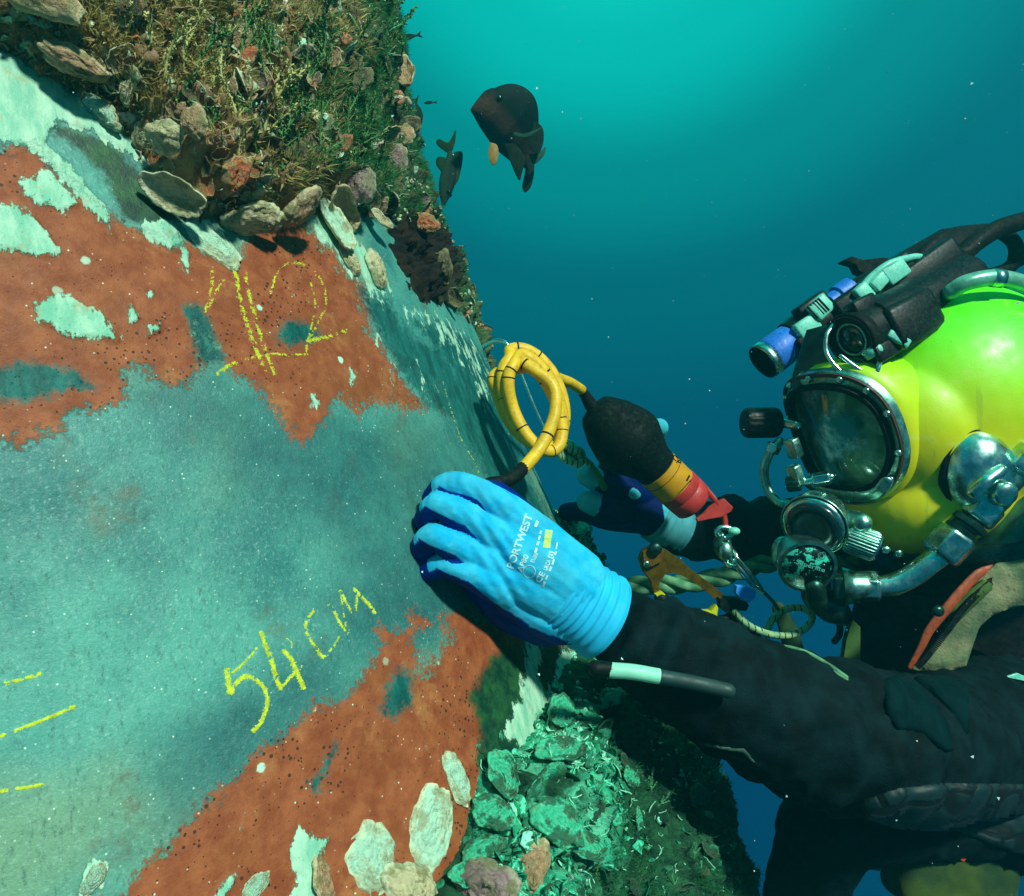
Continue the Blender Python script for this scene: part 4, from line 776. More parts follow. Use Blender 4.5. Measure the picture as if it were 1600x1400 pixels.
def cuff(pts, r0, r1, mat, par, ell, ribs=7, amp=.0012):
    c = catmull(pts, 24); n = len(c); s = np.linspace(0, 1, n); rad = r0 + (r1 - r0) * s + amp * np.sin(s * ribs * 6.28) * (s > .06) + 0.0022 * np.exp(-((s - .95) / .035) ** 2); rad[0] *= .93
    t_ = unit(c[-1] - c[-2]); c2 = np.vstack([c, c[-1] + t_ * .0012, c[-1] + t_ * .0016, c[-1] + t_ * .0018]); r2 = np.concatenate([rad, [rad[-1] * .95, rad[-1] * .86, rad[-1] * .5]])
    mb = MB(); mb.tube(c2, r2, 60, caps=None, ell=ell, up=BN); V = mb.v[0]; V += unit(V - c2.mean(0)) * ((fbm(V * 24, 2, 131) - .5) * 0.004)[:, None]; return mb.build('cuff', mat, par)
m_cuff = paint('ribbed_blue_cuff', lin(20, 190, 240), .85, var=.12, scale=40, bump=.5, bscale=1500)
cuff([P(872, 915, .603), P(905, 938, .609), P(945, 965, .615)], .0335, .0365, m_cuff, glove, (0.92, 1.03))

# far glove, fingers curled round the hook under the probe
fb = [([P(990, 772, .965), P(958, 762, .950), P(918, 742, .945)], [.017, .0175, .0155]), ([P(1012, 778, .965), P(985, 766, .950), P(950, 735, .950)], [.016, .0165, .015]),
      ([P(990, 800, .960), P(960, 797, .945), P(918, 784, .940)], [.015, .0160, .0150]), ([P(1015, 815, .965), P(950, 812, .955), P(915, 800, .960), P(886, 800, .970)], [.018, .0145, .014, .013]),
      ([P(985, 790, .975), P(1020, 800, .975), P(1045, 815, .975)], [.030, .032, .028])]
f2b = fb + [([P(1020, 790, .985), P(1000, 745, 1.0), P(1020, 690, .96), P(1030, 668, .925)], [.017, .014, .013, .0125])]
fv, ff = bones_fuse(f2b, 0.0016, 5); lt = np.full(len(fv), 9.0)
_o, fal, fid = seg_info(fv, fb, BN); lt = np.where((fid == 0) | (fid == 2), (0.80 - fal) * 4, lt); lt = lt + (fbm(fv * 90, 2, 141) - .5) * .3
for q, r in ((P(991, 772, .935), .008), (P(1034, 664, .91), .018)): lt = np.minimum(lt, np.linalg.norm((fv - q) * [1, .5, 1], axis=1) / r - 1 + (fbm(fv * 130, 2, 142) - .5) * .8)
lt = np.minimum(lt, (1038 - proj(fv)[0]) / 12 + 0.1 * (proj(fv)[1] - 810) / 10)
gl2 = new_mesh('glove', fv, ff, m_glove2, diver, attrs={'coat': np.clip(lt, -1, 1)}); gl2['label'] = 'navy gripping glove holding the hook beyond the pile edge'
cuff([P(1022, 808, .975), P(1040, 818, .98), P(1066, 828, .985)], .034, .037, paint('pale_cuff', lin(70, 160, 170), .85, var=.15, scale=50), gl2, (1.0, .9), 4, .0006)

# printing on the back of the near glove
m_print = paint('white_print', lin(190, 246, 250), .7, var=.25, scale=300, bump=.1)
def text_mesh(body, bold=False):
    cu = bpy.data.curves.new('t', 'FONT'); cu.body = body; cu.size = 1.0; cu.resolution_u = 3; cu.offset = 0.03 if bold else 0.012; o = bpy.data.objects.new('t', cu); C.objects.link(o); dg = bpy.context.evaluated_depsgraph_get()
    me = bpy.data.meshes.new_from_object(o.evaluated_get(dg)); bm = bmesh.new(); bm.from_mesh(me); bmesh.ops.triangulate(bm, faces=bm.faces[:])
    for _ in range(2): bmesh.ops.subdivide_edges(bm, edges=[e for e in bm.edges if e.calc_length() > 0.16], cuts=1, use_grid_fill=False); bmesh.ops.triangulate(bm, faces=bm.faces[:])
    V = np.array([v.co[:] for v in bm.verts]); f = [[v.index for v in q.verts] for q in bm.faces]; bm.verts.index_update(); f = [[v.index for v in q.verts] for q in bm.faces]; bm.free(); bpy.data.objects.remove(o)
    V[:, 0] -= V[:, 0].min(); return V, f
def stamp(bvh, body, p0, p1, hgt, lift=.0004, bold=False, mb=None, slant=0.0):
    """letters laid on a surface along the pixel line p0 -> p1"""
    V, f = (body if isinstance(body, tuple) else text_mesh(body, bold)); w = V[:, 0].max(); d = np.array(p1, float) - p0; L = np.linalg.norm(d); d /= L; u = np.array([d[1], -d[0]]); k = hgt / 0.70; out = []
    last = None
    for x, y, z in V:
        q = np.array(p0) + d * (x / w * L + slant * y * k) + u * y * k; h = cast(bvh, q[0], q[1])
        if h is not None: last = h
        if last is None: last = (P(q[0], q[1], .58), -np.array(P(q[0], q[1], 1)))
        h = last; out.append(h[0] + unit(h[1]) * lift)
    mb.add(out, f)
def rectm(w=1.0, h=0.7, n=6):
    V = [(x * w, y * h, 0) for y in (0, 1) for x in np.linspace(0, 1, n)]; return (np.array(V), [(i, i + 1, n + i + 1, n + i) for i in range(n - 1)])
mb = MB(); stamp(bv_gl, 'PORTWEST', (802, 889), (832, 806), 11.5, bold=True, mb=mb); stamp(bv_gl, 'AP80', (815, 894), (826, 869), 8, bold=True, mb=mb); stamp(bv_gl, 'CE', (844, 911), (852, 896), 9, bold=True, mb=mb); stamp(bv_gl, 'UKCA', (854, 892), (861, 876), 6.5, bold=True, mb=mb)
stamp(bv_gl, '[i]', (862, 873), (865, 863), 7, bold=True, mb=mb); stamp(bv_gl, 'EN388', (834, 880), (841, 865), 6, mb=mb)
for a, b, h in [((838, 864), (840, 857), 3.5), ((841, 853), (843, 847), 3.5), ((843, 844), (845, 838), 3), ((845, 835), (847, 830), 3), ((838, 824), (842, 815), 4.5), ((850, 917), (853, 909), 3.5), ((854, 906), (857, 899), 3), ((860, 893), (863, 886), 3.5), ((864, 883), (867, 874), 3), ((868, 868), (870, 862), 2.5), ((870, 858), (872, 848), 2.5)]: stamp(bv_gl, rectm(), a, b, h, mb=mb)
for k in range(20):
    a0 = 2 * math.pi * k / 20; a1 = 2 * math.pi * (k + 1) / 20; stamp(bv_gl, rectm(n=2), (827 + 9 * math.cos(a0), 893 + 9 * math.sin(a0)), (827 + 9 * math.cos(a1), 893 + 9 * math.sin(a1)), 1.1, mb=mb)
mb.build('printed_text', m_print, glove, False, fix=False)
mb = MB(); stamp(bv_gl, rectm(n=8), (859, 857), (863, 829), 11, mb=mb); mb.build('yellow_label', paint('label_yellow', lin(196, 226, 120), .7, var=.2, scale=400), glove, False, fix=False)

# suit patches: a sheet laid on the suit under a traced outline, slightly proud
def snap(X, Y, s, poly, step):
    """points just outside the outline are pulled onto it so that edges come out clean"""
    X = X.copy(); Y = Y.copy(); m = (s < 0) & (s > -step * 1.5); n = len(poly); bd = np.full(len(X), 1e9); bx = X.copy(); by = Y.copy()
    for k in range(n):
        a = poly[k]; e = poly[(k + 1) % n] - a; t_ = np.clip(((X - a[0]) * e[0] + (Y - a[1]) * e[1]) / (e @ e + 1e-9), 0, 1); qx = a[0] + e[0] * t_; qy = a[1] + e[1] * t_; d = (X - qx) ** 2 + (Y - qy) ** 2
        u = d < bd; bd[u] = d[u]; bx[u] = qx[u]; by[u] = qy[u]
    X[m] = bx[m]; Y[m] = by[m]; return X, Y, s
def patch(bvh, poly, name, mat, par, lift=.002, step=5.0, thick=.0025, sub_noise=0.0, fallback=None):
    poly = np.array(poly, float); x0, y0 = poly.min(0); x1, y1 = poly.max(0); nx = int((x1 - x0) / step) + 2; ny = int((y1 - y0) / step) + 2; X, Y = np.meshgrid(np.linspace(x0, x1, nx), np.linspace(y0, y1, ny)); s = poly_sdf(X.ravel(), Y.ravel(), poly); pts = []; ok = []
    for x, y, q in zip(*snap(X.ravel(), Y.ravel(), s, poly, step)):
        h = cast(bvh, x, y) if q > -step * 1.5 else None; ok.append(h is not None)
        pts.append(h[0] + h[1] * (lift + thick * float(smooth(q, -1, step * 1.2)) - (0.004 if q < 0 else 0)) if h is not None else np.zeros(3))
    ok = np.array(ok); fc = grid_faces(ny, nx); fc = fc[ok[fc].all(1) & (s[fc] > -step * 1.5).all(1) & (s[fc] > 0).any(1)]
    if not len(fc): return None
    us = np.unique(fc); mp = -np.ones(len(ok), int); mp[us] = np.arange(len(us)); return new_mesh(name, np.array(pts)[us], mp[fc], mat, par)
def hexmat(name, a, b, sc_=24):
    t = NT(name); d, _ = t.voro(sc_, 'DISTANCE_TO_EDGE', rnd=0.55); c = t.mix(t.ss(d, .04, .09), b, t.mix(t.ss(t.noise(40), .3, .7), a, tuple(x * .7 for x in a[:3]) + (1,))); t.p(Base_Color=c, Roughness=.6); t.bump(t.ss(d, .03, .12), .6, .002); return t.m
m_panel = paint('grey_suit_panel', lin(5, 34, 36), .9, var=.3, scale=60, spec=.05, bump=.6, bscale=700, bdist=.001)
patch(bv_suit, [(1380, 1062), (1400, 1056), (1440, 1075), (1480, 1130), (1490, 1178), (1470, 1172), (1440, 1145), (1400, 1140), (1382, 1110)], 'shoulder_panel', m_panel, suit)
patch(bv_suit, [(1425, 1060), (1480, 1055), (1515, 1070), (1510, 1150), (1500, 1130), (1470, 1095)], 'shoulder_panel', m_panel, suit)
patch(bv_suit, [(1345, 1250), (1400, 1232), (1480, 1222), (1620, 1225), (1640, 1345), (1580, 1330), (1500, 1300), (1400, 1292), (1352, 1275)], 'knee_pad', hexmat('hexagon_knee_pad', lin(10, 42, 44), lin(0, 10, 11)), suit)
patch(bv_suit, [(1100, 1160), (1130, 1166), (1165, 1170), (1182, 1192), (1176, 1192), (1160, 1176), (1130, 1171), (1100, 1164)], 'suit_seam', paint('pale_seam', lin(40, 74, 60), .7), suit, .0005, 2.5, .0012)

# head inside the helmet
# ---------------------------------------------------------------- the helmet
HF = unit(np.array([-0.860, -0.334, -0.385])); HU = np.array([-0.358, -0.139, 0.923]); HU = unit(HU - (HU @ HF) * HF); HR = np.cross(HF, HU); HL = -HR
FP = P(1304, 683, 0.83); HC = FP - HF * 0.165 - HU * 0.03 + HL * .004
def H(f, u, l): return HC + HF * f + HU * u + HL * l
m_chrome = paint('chrome', lin(196, 240, 224), .26, metal=1.0, var=.3, scale=70, bump=.15, bscale=300, grime=lin(60, 90, 76), gamt=.35)
m_steel = paint('brushed_steel', lin(150, 205, 185), .36, metal=1.0, var=.3, scale=80, bump=.3, bscale=500, grime=lin(30, 50, 44), gamt=.5)
m_dsteel = paint('dark_steel', lin(52, 96, 86), .35, metal=.85, var=.35, scale=90, bump=.3, grime=lin(14, 22, 20), gamt=.6)
m_black = paint('black_plastic', lin(4, 13, 14), .45, spec=.3, var=.4, scale=110, bump=.35, grime=lin(60, 90, 76), gamt=.3)
m_rubber = paint('black_rubber', lin(3, 12, 12), .7, spec=.2, var=.4, scale=80, bump=.4, grime=lin(50, 80, 70), gamt=.25)
m_blue = paint('blue_tape', lin(36, 120, 226), .5, var=.2, scale=120, bump=.4, grime=lin(10, 40, 90), gamt=.7)
m_mint = paint('mint_plastic', lin(120, 220, 196), .45, var=.15, scale=120, grime=lin(50, 110, 90), gamt=.5)
m_brown = paint('brown_gasket', lin(84, 44, 28), .6, var=.3, scale=150)
t = NT('helmet_paint_green_toplight'); up_ = t.t.nodes.new('ShaderNodeVectorMath'); up_.operation = 'DOT_PRODUCT'; t.t.links.new(t.tc.outputs['Object'], up_.inputs[0]); g_ax = unit(-HF * 0.55 + HU * 0.8); up_.inputs[1].default_value = tuple(g_ax)
green_toplight = t.ss(t.math('ADD', up_.outputs['Value'], t.math('MULTIPLY', t.math('SUBTRACT', t.noise(9, 3), .5), .05)), -0.09, 0.09)  # crown painted greener: green light from above put into the yellow paint
c = t.mix(green_toplight, t.mix(t.ss(t.noise(22, 4), .3, .7), lin(222, 214, 0), lin(234, 224, 4)), lin(90, 250, 4)); c = t.mix(t.math('MULTIPLY', t.ss(t.noise(140, 6, .75), .62, .72), .35), c, lin(120, 130, 20))
sc_l = t.noise(60, 5, .7, stretch=((1, 1, .1), (.6, .3, 0))); c = t.mix(t.math('MULTIPLY', t.ss(sc_l, .58, .68), .45), c, lin(150, 180, 40))
t.p(Base_Color=c, Roughness=t.ss(t.noise(60, 5), .3, .7, .36, .56), Coat_Weight=.12, Coat_Roughness=.3); sc2 = t.noise(45, 5, .7, stretch=((.12, 1, 1), (.2, .9, .4))); c = t.mix(t.math('MULTIPLY', t.ss(sc2, .60, .68), .3), c, lin(210, 230, 120)); t.set(t.b.inputs['Base Color'], c); t.bump(t.math('ADD', t.noise(500, 4), t.math('MULTIPLY', t.noise(12, 3), 6)), .25, .0006); m_helmet_toplight = t.m

helmet = thing('diving_helmet', 'yellow hard diving helmet with painted-in green top light and chrome fittings worn by the diver', 'helmet', HC)
mb = MB(); AXS = (HF, HL, HU)
mb.ellipsoid(H(-.020, -.006, 0), AXS, (.158, .142, .156), 48, 32); mb.ellipsoid(H(.072, .0, 0), AXS, (.090, .108, .104), 40, 26); mb.ellipsoid(H(.070, -.080, .006), AXS, (.102, .100, .070), 36, 24)
mb.ellipsoid(H(-.03, -.10, 0), AXS, (.125, .125, .075), 36, 20)
hv, hf = fuse(mb, .0035, 14)
shell_o = new_mesh('helmet_shell', hv, hf, m_helmet_toplight, helmet)
bm = bmesh.new(); bm.from_mesh(shell_o.data)       # hollow: cut the face opening out and give the shell a wall
F0 = HC - np.array(world_loc(shell_o)); fpl = FP - np.array(world_loc(shell_o))
def fo(v): d = np.array(v) - fpl; return d @ HF, d @ HL, d @ HU
kill = []
for q in bm.faces:
    a, l, u = fo(q.calc_center_median())
    if a > .03 and (abs(l) / .067) ** 2.5 + (abs(u) / .068) ** 2.5 < 1: kill.append(q)
bmesh.ops.delete(bm, geom=kill, context='FACES'); bm.to_mesh(shell_o.data); bm.free()
bvh_h = bvh_of(shell_o)
# port retainer
def ringpt(a, wl, wu, f=0.0, e=2.5, sag=0.0):
    wl = wl * .84; c_, s_ = math.cos(a), math.sin(a); x = wl * math.copysign(abs(c_) ** (2 / e), c_); y = wu * math.copysign(abs(s_) ** (2 / e), s_)
    if y < 0: x *= 1 - .10 * (y / wu) ** 2
    return FP + HL * x + HU * (y - sag * x / wl * wu * .2) + HF * (f - 0.020 * (x / wl) ** 2)
def ring(name, prof, mat, par, n=96, e=2.5):
    """prof: closed list of (half width, half height, forward)"""
    V = []; 
    for (wl, wu, f) in prof: V += [ringpt(2 * math.pi * k / n, wl, wu, f, e) for k in range(n)]
    m = len(prof); Fc = [(i * n + k, i * n + (k + 1) % n, ((i + 1) % m) * n + (k + 1) % n, ((i + 1) % m) * n + k) for i in range(m) for k in range(n)]
    mb = MB(); mb.add(V, Fc); return mb.build(name, mat, par, auto=40)
ring('port_collar', [(.080, .066, -.085), (.090, .078, -.068), (.096, .085, -.045), (.098, .0885, -.02), (.0985, .089, -.006), (.095, .0855, -.001), (.084, .074, -.004), (.0835, .0715, -.07)], m_helmet_toplight, helmet); ring('port_tunnel', [(.0795, .0675, -.004), (.081, .069, -.004), (.083, .071, -.085), (.081, .069, -.085)], m_rubber, helmet)
mb = MB(); mb.ellipsoid(H(-.012, .0, 0), AXS, (.134, .120, .132), 40, 26); _v = np.vstack(mb.v); _f = [q for q in mb.f if (_v[list(q)].mean(0) - FP) @ HF < -.035]; new_mesh('helmet_liner', _v, _f, m_rubber, helmet)
frame = ring('face_port_frame', [(.094, .084, -.012), (.096, .0855, .004), (.094, .083, .008), (.082, .070, .009), (.0795, .0675, .006), (.078, .066, -.02)], m_steel, helmet)
ring('gasket', [(.0935, .0825, .0083), (.093, .082, .0103), (.0895, .0775, .0103), (.0892, .077, .0083)], m_brown, frame)
ring('inner_rim', [(.0825, .0705, .0085), (.0815, .0695, .016), (.0765, .0645, .0165), (.0755, .0635, .006)], m_rubber, frame)
for k in range(14):
    a = 2 * math.pi * (k + .5) / 14; q = ringpt(a, .0878, .0765, .0105); s = MB(); s.lathe(q, HF, [(-.002, .0046), (.0015, .0044), (.0028, .003), (.003, .0008)], 14); s.box(q + HF * .003, (HL, HU, HF), (.003, .0006, .0004)); s.build('screw', m_chrome, frame)
# clamp band low on the frame
bp = [FP + HL * x + HU * y + HF * f for x, y, f in ((-.061, -.034, .016), (-.049, -.052, .019), (-.02, -.062, .022), (.03, -.066, .020), (.050, -.062, .014), (.060, -.052, .008))]
mb = MB(); mb.tube(catmull(bp, 8), .0070, 14, ell=(1.0, .30), up=HU); mb.build('clamp_band', m_steel, helmet)
t = NT('face_port_glass'); gl = t.t.nodes.new('ShaderNodeBsdfGlossy'); gl.inputs['Roughness'].default_value = .03; gl.inputs[0].default_value = (.75, .95, .9, 1); tr = t.t.nodes.new('ShaderNodeBsdfTransparent'); tr.inputs[0].default_value = (.62, .86, .84, 1)
fr = t.t.nodes.new('ShaderNodeFresnel'); fr.inputs[0].default_value = 1.5; mxs = t.t.nodes.new('ShaderNodeMixShader'); t.set(mxs.inputs[0], t.math('ADD', t.math('MULTIPLY', fr.outputs[0], 1.2), 0.05)); t.t.links.new(tr.outputs[0], mxs.inputs[1]); t.t.links.new(gl.outputs[0], mxs.inputs[2]); fg = t.t.nodes.new('ShaderNodeBsdfDiffuse'); t.set(fg.inputs[0], t.mix(t.ss(t.noise(22, 5, .6), .5, .66), (.04, .26, .25, 1), (.65, 1, .92, 1))); m2 = t.t.nodes.new('ShaderNodeMixShader'); dd_ = []
for q_, r_q in ((H(.165, .040, .006), .034), (H(.165, .018, -.012), .028), (H(.165, -.012, -.026), .026)):
    vq = t.t.nodes.new('ShaderNodeVectorMath'); vq.operation = 'DISTANCE'; t.t.links.new(t.tc.outputs['Object'], vq.inputs[0]); vq.inputs[1].default_value = tuple(q_ - HC); dd_.append(t.ss(t.math('ADD', vq.outputs['Value'], t.math('MULTIPLY', t.math('SUBTRACT', t.noise(70, 5, .7), .5), .05)), r_q, r_q * .35))
t.set(m2.inputs[0], t.math('ADD', t.math('MULTIPLY', t.math('MAXIMUM', dd_[0], t.math('MAXIMUM', dd_[1], dd_[2])), .95), .26)); t.t.links.new(mxs.outputs[0], m2.inputs[1]); t.t.links.new(fg.outputs[0], m2.inputs[2]); t.t.links.new(m2.outputs[0], t.out.inputs[0]); m_glass = t.m  # pale smears are a reflection painted onto the glass
mb = MB(); V = [FP + HF * .004]; nr, na = 8, 64
for i in range(1, nr + 1): V += [FP + (ringpt(2 * math.pi * k / na, .0775, .0655, 0) - FP) * (i / nr) + HF * (.003 + .004 * (1 - (i / nr) ** 2)) for k in range(na)]
mb.add(V, [(0, 1 + k, 1 + (k + 1) % na) for k in range(na)] + [(1 + i * na + k, 1 + i * na + (k + 1) % na, 1 + (i + 1) * na + (k + 1) % na, 1 + (i + 1) * na + k) for i in range(nr - 1) for k in range(na)]); mb.build('face_port_glass', m_glass, helmet)

# head and oral mask inside
m_skin = paint('skin', lin(220, 205, 170), .5, var=.12, scale=60); HH_ = H(.010, .0, 0)
mb = MB(); mb.ellipsoid(H(.0, .02, 0), AXS, (.098, .075, .115), 36, 24); mb.ellipsoid(H(.035, -.045, 0), AXS, (.06, .055, .055), 28, 18); mb.tube([H(-.01, -.07, 0), H(-.03, -.16, 0)], [.055, .062], 20)
mb.tube([H(.085, .028, 0), H(.104, -.002, 0), H(.112, -.014, 0), H(.095, -.024, 0)], [.008, .010, .013, .009], 14)
for s in (-1, 1): mb.tube([H(.088, .042, s * .012), H(.092, .046, s * .03), H(.074, .04, s * .052)], [.006, .007, .005], 10); mb.ellipsoid(H(.0, .01, s * .078), AXS, (.018, .008, .03), 14, 10); mb.ellipsoid(H(.076, -.01, s * .036), AXS, (.018, .02, .014), 14, 10)
v_, f_ = fuse(mb, .0025, 5); head = new_mesh('head', v_, f_, m_skin, diver)
for s in (-1, 1):
    e = MB(); e.ellipsoid(H(.083, .024, s * .031), AXS, (.013, .014, .012), 20, 14); e.build('eye', paint('eye_white', lin(200, 220, 210), .2, var=.05), head); e = MB(); e.ellipsoid(H(.0935, .023, s * .031), AXS, (.003, .006, .006), 14, 10); e.build('pupil', paint('dark_eye', lin(20, 24, 20), .2), head)
mb = MB(); mb.tube([H(.08, -.060, -.02), H(.085, -.064, 0), H(.08, -.060, .02)], [.004, .006, .004], 10); mb.build('lips', paint('lips', lin(150, 90, 80), .5), head)
mb = MB(); mb.ellipsoid(H(-.01, .03, 0), AXS, (.100, .082, .115), 28, 18); v_, f_ = fuse(mb, .004, 3)
kp = [q for q in (f_ if not isinstance(f_, np.ndarray) else f_.tolist()) if ((v_[list(q)].mean(0) - HC) @ HF < .066)]; hd = new_mesh('hood', v_, kp, m_rubber, head)
mb = MB(); mb.ellipsoid(H(.095, -.048, 0), AXS, (.034, .046, .036), 26, 18); mb.tube([H(.10, -.03, -.02), H(.118, -.02, 0), H(.10, -.03, .02)], [.008, .012, .008], 12); v_, f_ = fuse(mb, .0025, 4); new_mesh('oral_mask', v_, f_, paint('pale_blue_mask', lin(70, 130, 170), .45, var=.2), head)

# neck ring and clamp under the shell
mb = MB(); ringc = H(-.02, -.150, 0); prof = [(-.022, .128), (-.022, .142), (.0, .150), (.016, .146), (.018, .130)]
mb.lathe(ringc, HU, prof, 72, closed=True); mb.build('neck_clamp', m_dsteel, helmet, auto=50)
mb = MB(); mb.lathe(H(-.02, -.178, 0), HU, [(-.02, .118), (-.018, .146), (.0, .150), (.004, .13)], 72, closed=True); mb.build('neck_yoke', m_rubber, helmet, auto=50)
mb = MB(); mb.tube(catmull([H(-.02, -.16, 0), H(-.035, -.20, 0), P(1480, 960, .96)], 6), [.105] * 8 + [.1] * 5, 40, caps=None); mb.build('neck_dam', paint('neck_dam_rubber', lin(14, 10, 10), .6, var=.4), helmet)

def knob(c, ax, r, L, mat, name, par, ridges=16, capmat=None):
    ax = unit(ax); u = unit(np.cross(ax, [0.1, .2, 1])); w = np.cross(ax, u); mb = MB(); n = ridges * 4; V = []; prof = [(0, .80), (.06, .97), (.14, 1.0), (.86, 1.0), (.94, .97), (1.0, .80)]
    for z, q in prof:
        for k in range(n):
            a = 2 * math.pi * k / n; g = 1 + (.035 if k % 4 < 2 else -.03) * (0.1 < z < .9); V.append(c + ax * z * L + r * q * g * (math.cos(a) * u + math.sin(a) * w))
    m = len(prof); Fc = [(i * n + k, i * n + (k + 1) % n, (i + 1) * n + (k + 1) % n, (i + 1) * n + k) for i in range(m - 1) for k in range(n)] + [tuple(range(n))[::-1], tuple((m - 1) * n + k for k in range(n))]
    mb.add(V, Fc); o = mb.build(name, mat, par, auto=35)
    if capmat: mb = MB(); mb.lathe(c + ax * L, ax, [(-.001, r * .84), (.0008, r * .84), (.001, r * .5)], 32); mb.build('cap', capmat, o)
    return o
def hexnut(c, ax, r, L, mat, name, par):
    ax = unit(ax); mb = MB(); mb.lathe(c - ax * L / 2, ax, [(0, r * .86), (L * .10, r), (L * .9, r), (L, r * .86)], 6); o = mb.build(name, mat, par, auto=25)
    bv = o.modifiers.new('b', 'BEVEL'); bv.width = r * .08; bv.segments = 2; return o
def pipe(pts, r, mat, name, par=None, seg=14, n=8, **k):
    mb = MB(); c = catmull(pts, n); rr = r if np.isscalar(r) else np.interp(np.linspace(0, len(r) - 1, len(c)), range(len(r)), r); mb.tube(c, rr, seg, **k); return mb.build(name, mat, par)
knob(P(1218, 660, .885), P(1160, 661, .885) - P(1218, 660, .885), .0185, .046, m_black, 'nose_block_knob', helmet, 14)
pipe([P(1212, 660, .885), P(1246, 664, .86)], .006, m_chrome, 'nose_block_rod', helmet)
pipe([P(1218, 690, .86), P(1203, 708, .865), P(1194, 735, .87), P(1200, 765, .87), P(1216, 784, .86), P(1240, 790, .85)], .0055, m_steel, 'bent_pipe', helmet)
hexnut(P(1208, 700, .865), P(1194, 735, .87) - P(1218, 690, .86), .0095, .012, m_chrome, 'pipe_nut', helmet)
pipe([P(1240, 755, .835), P(1270, 751, .825), P(1298, 745, .815)], .0045, m_chrome, 'latch_rod', helmet); knob(P(1229, 757, .838), P(1270, 751, .825) - P(1235, 756, .838), .0095, .016, m_dsteel, 'latch_knob', helmet, 10); hexnut(P(1284, 748, .82), P(1298, 745, .815) - P(1240, 755, .835), .0085, .02, m_chrome, 'latch_sleeve', helmet)
for (x, y, dd) in ((1240, 700, .835), (1243, 742, .83)): mb = MB(); mb.box(P(x, y, dd), (HL, HU, HF), (.008, .012, .006), .3); mb.build('frame_lug', m_steel, helmet)

# regulator: big bezel disc, second disc with worn badge, bent supply pipe
RA = unit(HF * .86 + HL * .42 + HU * .02); rc = P(1272, 820, .800)
reg = MB(); reg.lathe(rc - RA * .045, RA, [(.008, .018), (.016, .026), (.024, .034), (.034, .0355), (.044, .0355), (.050, .0338), (.052, .031)], 64); reg = reg.build('regulator', m_chrome, helmet, auto=50)
mb = MB(); mb.lathe(rc + RA * .0065, RA, [(-.004, .0305), (.002, .0297), (.0045, .025), (.0055, .0175), (.0035, .016), (.003, .004)], 56); mb.build('purge_cover', paint('dark_green_rubber', lin(12, 40, 36), .25, var=.3, coat=.4), reg)
mb = MB(); mb.lathe(rc - RA * .0, RA, [(-.003, .0359), (-.001, .0371), (.002, .0371), (.004, .0359)], 64, closed=True); mb.build('bezel', m_steel, reg)
pipe([rc - RA * .03, rc - RA * .034 + HL * .03 - HU * .004, rc - RA * .036 + HL * .05 - HU * .008], .012, m_steel, 'side_neck', reg)
ka = unit(P(1372, 858, .775) - P(1318, 838, .79)); knob(P(1322, 838, .79), ka, .0165, .034, m_steel, 'adjustment_knob', reg, 30, paint('teal_cap', lin(10, 84, 104), .4))
RB = unit(HF * .50 + HL * .72 - HU * .10); bc = P(1262, 886, .785)
ex = MB(); ex.lathe(bc - RB * .04, RB, [(0, .025), (.022, .029), (.034, .0315), (.040, .0315), (.0405, .0277), (.038, .0272)], 64); ex = ex.build('exhaust_housing', m_steel, helmet, auto=50)
t = NT('worn_badge'); n = t.math('ADD', t.noise(95, 5, .7), t.math('MULTIPLY', t.noise(420, 3), .16)); c = t.mix(t.ss(n, .60, .615), lin(6, 14, 14), lin(60, 214, 180)); t.p(Base_Color=c, Roughness=.35, Coat_Weight=.2); t.bump(t.ss(n, .6, .62), .4, .0004); m_badge = t.m
mb = MB(); mb.lathe(bc, RB, [(-.004, .0272), (-.0012, .0268), (-.001, .0005)], 56); bd = mb.build('badge', m_badge, ex); bvb = bvh_of(bd)
mb = MB(); stamp(bvb, 'Superlite', (1243, 880), (1288, 894), 7, mb=mb, lift=.0005); mb.build('badge_lettering', m_mint, ex, False, fix=False)
mb = MB()
for r_ in (5.5, 3.0): 
    sq = [(1284 - r_, 868 - r_ * .6), (1284 + r_ * .8, 868 - r_), (1284 + r_, 868 + r_ * .6), (1284 - r_ * .8, 868 + r_)]
    for k in range(4): stamp(bvb, rectm(n=2), sq[k], sq[(k + 1) % 4], .9, mb=mb, lift=.0006)
mb.build('badge_emblem', m_mint, ex, False, fix=False)
pipe([bc - RB * .01 - HU * .03, bc - RB * .02 - HU * .048, P(1300, 950, .82), P(1316, 962, .83)], [.012, .016, .018, .012], m_dsteel, 'exhaust_horn', helmet, 20)
mb = MB(); mb.ellipsoid(P(1228, 868, .845), AXS, (.018, .014, .024), 20, 14); mb.build('side_lobe', m_steel, helmet)
fl = unit(P(1345, 915, .80) - P(1300, 915, .81)); hexnut(P(1312, 915, .805), fl, .024, .016, m_dsteel, 'flange', helmet)
mb = MB(); mb.lathe(P(1318, 916, .80), fl, [(0, .022), (.012, .017), (.022, .0155), (.03, .013)], 32); mb.build('reducer', m_steel, helmet)
hexnut(P(1354, 917, .795), fl, .0185, .026, m_chrome, 'supply_nut', helmet)
pipe([P(1368, 917, .795), P(1395, 914, .79), P(1425, 900, .785), P(1452, 880, .78), P(1470, 866, .778)], .0125, m_chrome, 'supply_pipe', helmet, 20)
dv = unit(P(1600, 722, .76) - P(1462, 872, .78))
def along(s): return P(1462, 872, .78) + dv * s
hexnut(along(.020), dv, .023, .034, m_chrome, 'supply_nut', helmet)
mb = MB(); mb.lathe(along(.036), dv, [(0, .016), (.004, .019), (.006, .015), (.010, .015), (.012, .0195), (.018, .0195), (.020, .014), (.024, .014)], 32); mb.build('threaded_fitting', m_dsteel, helmet, auto=40)
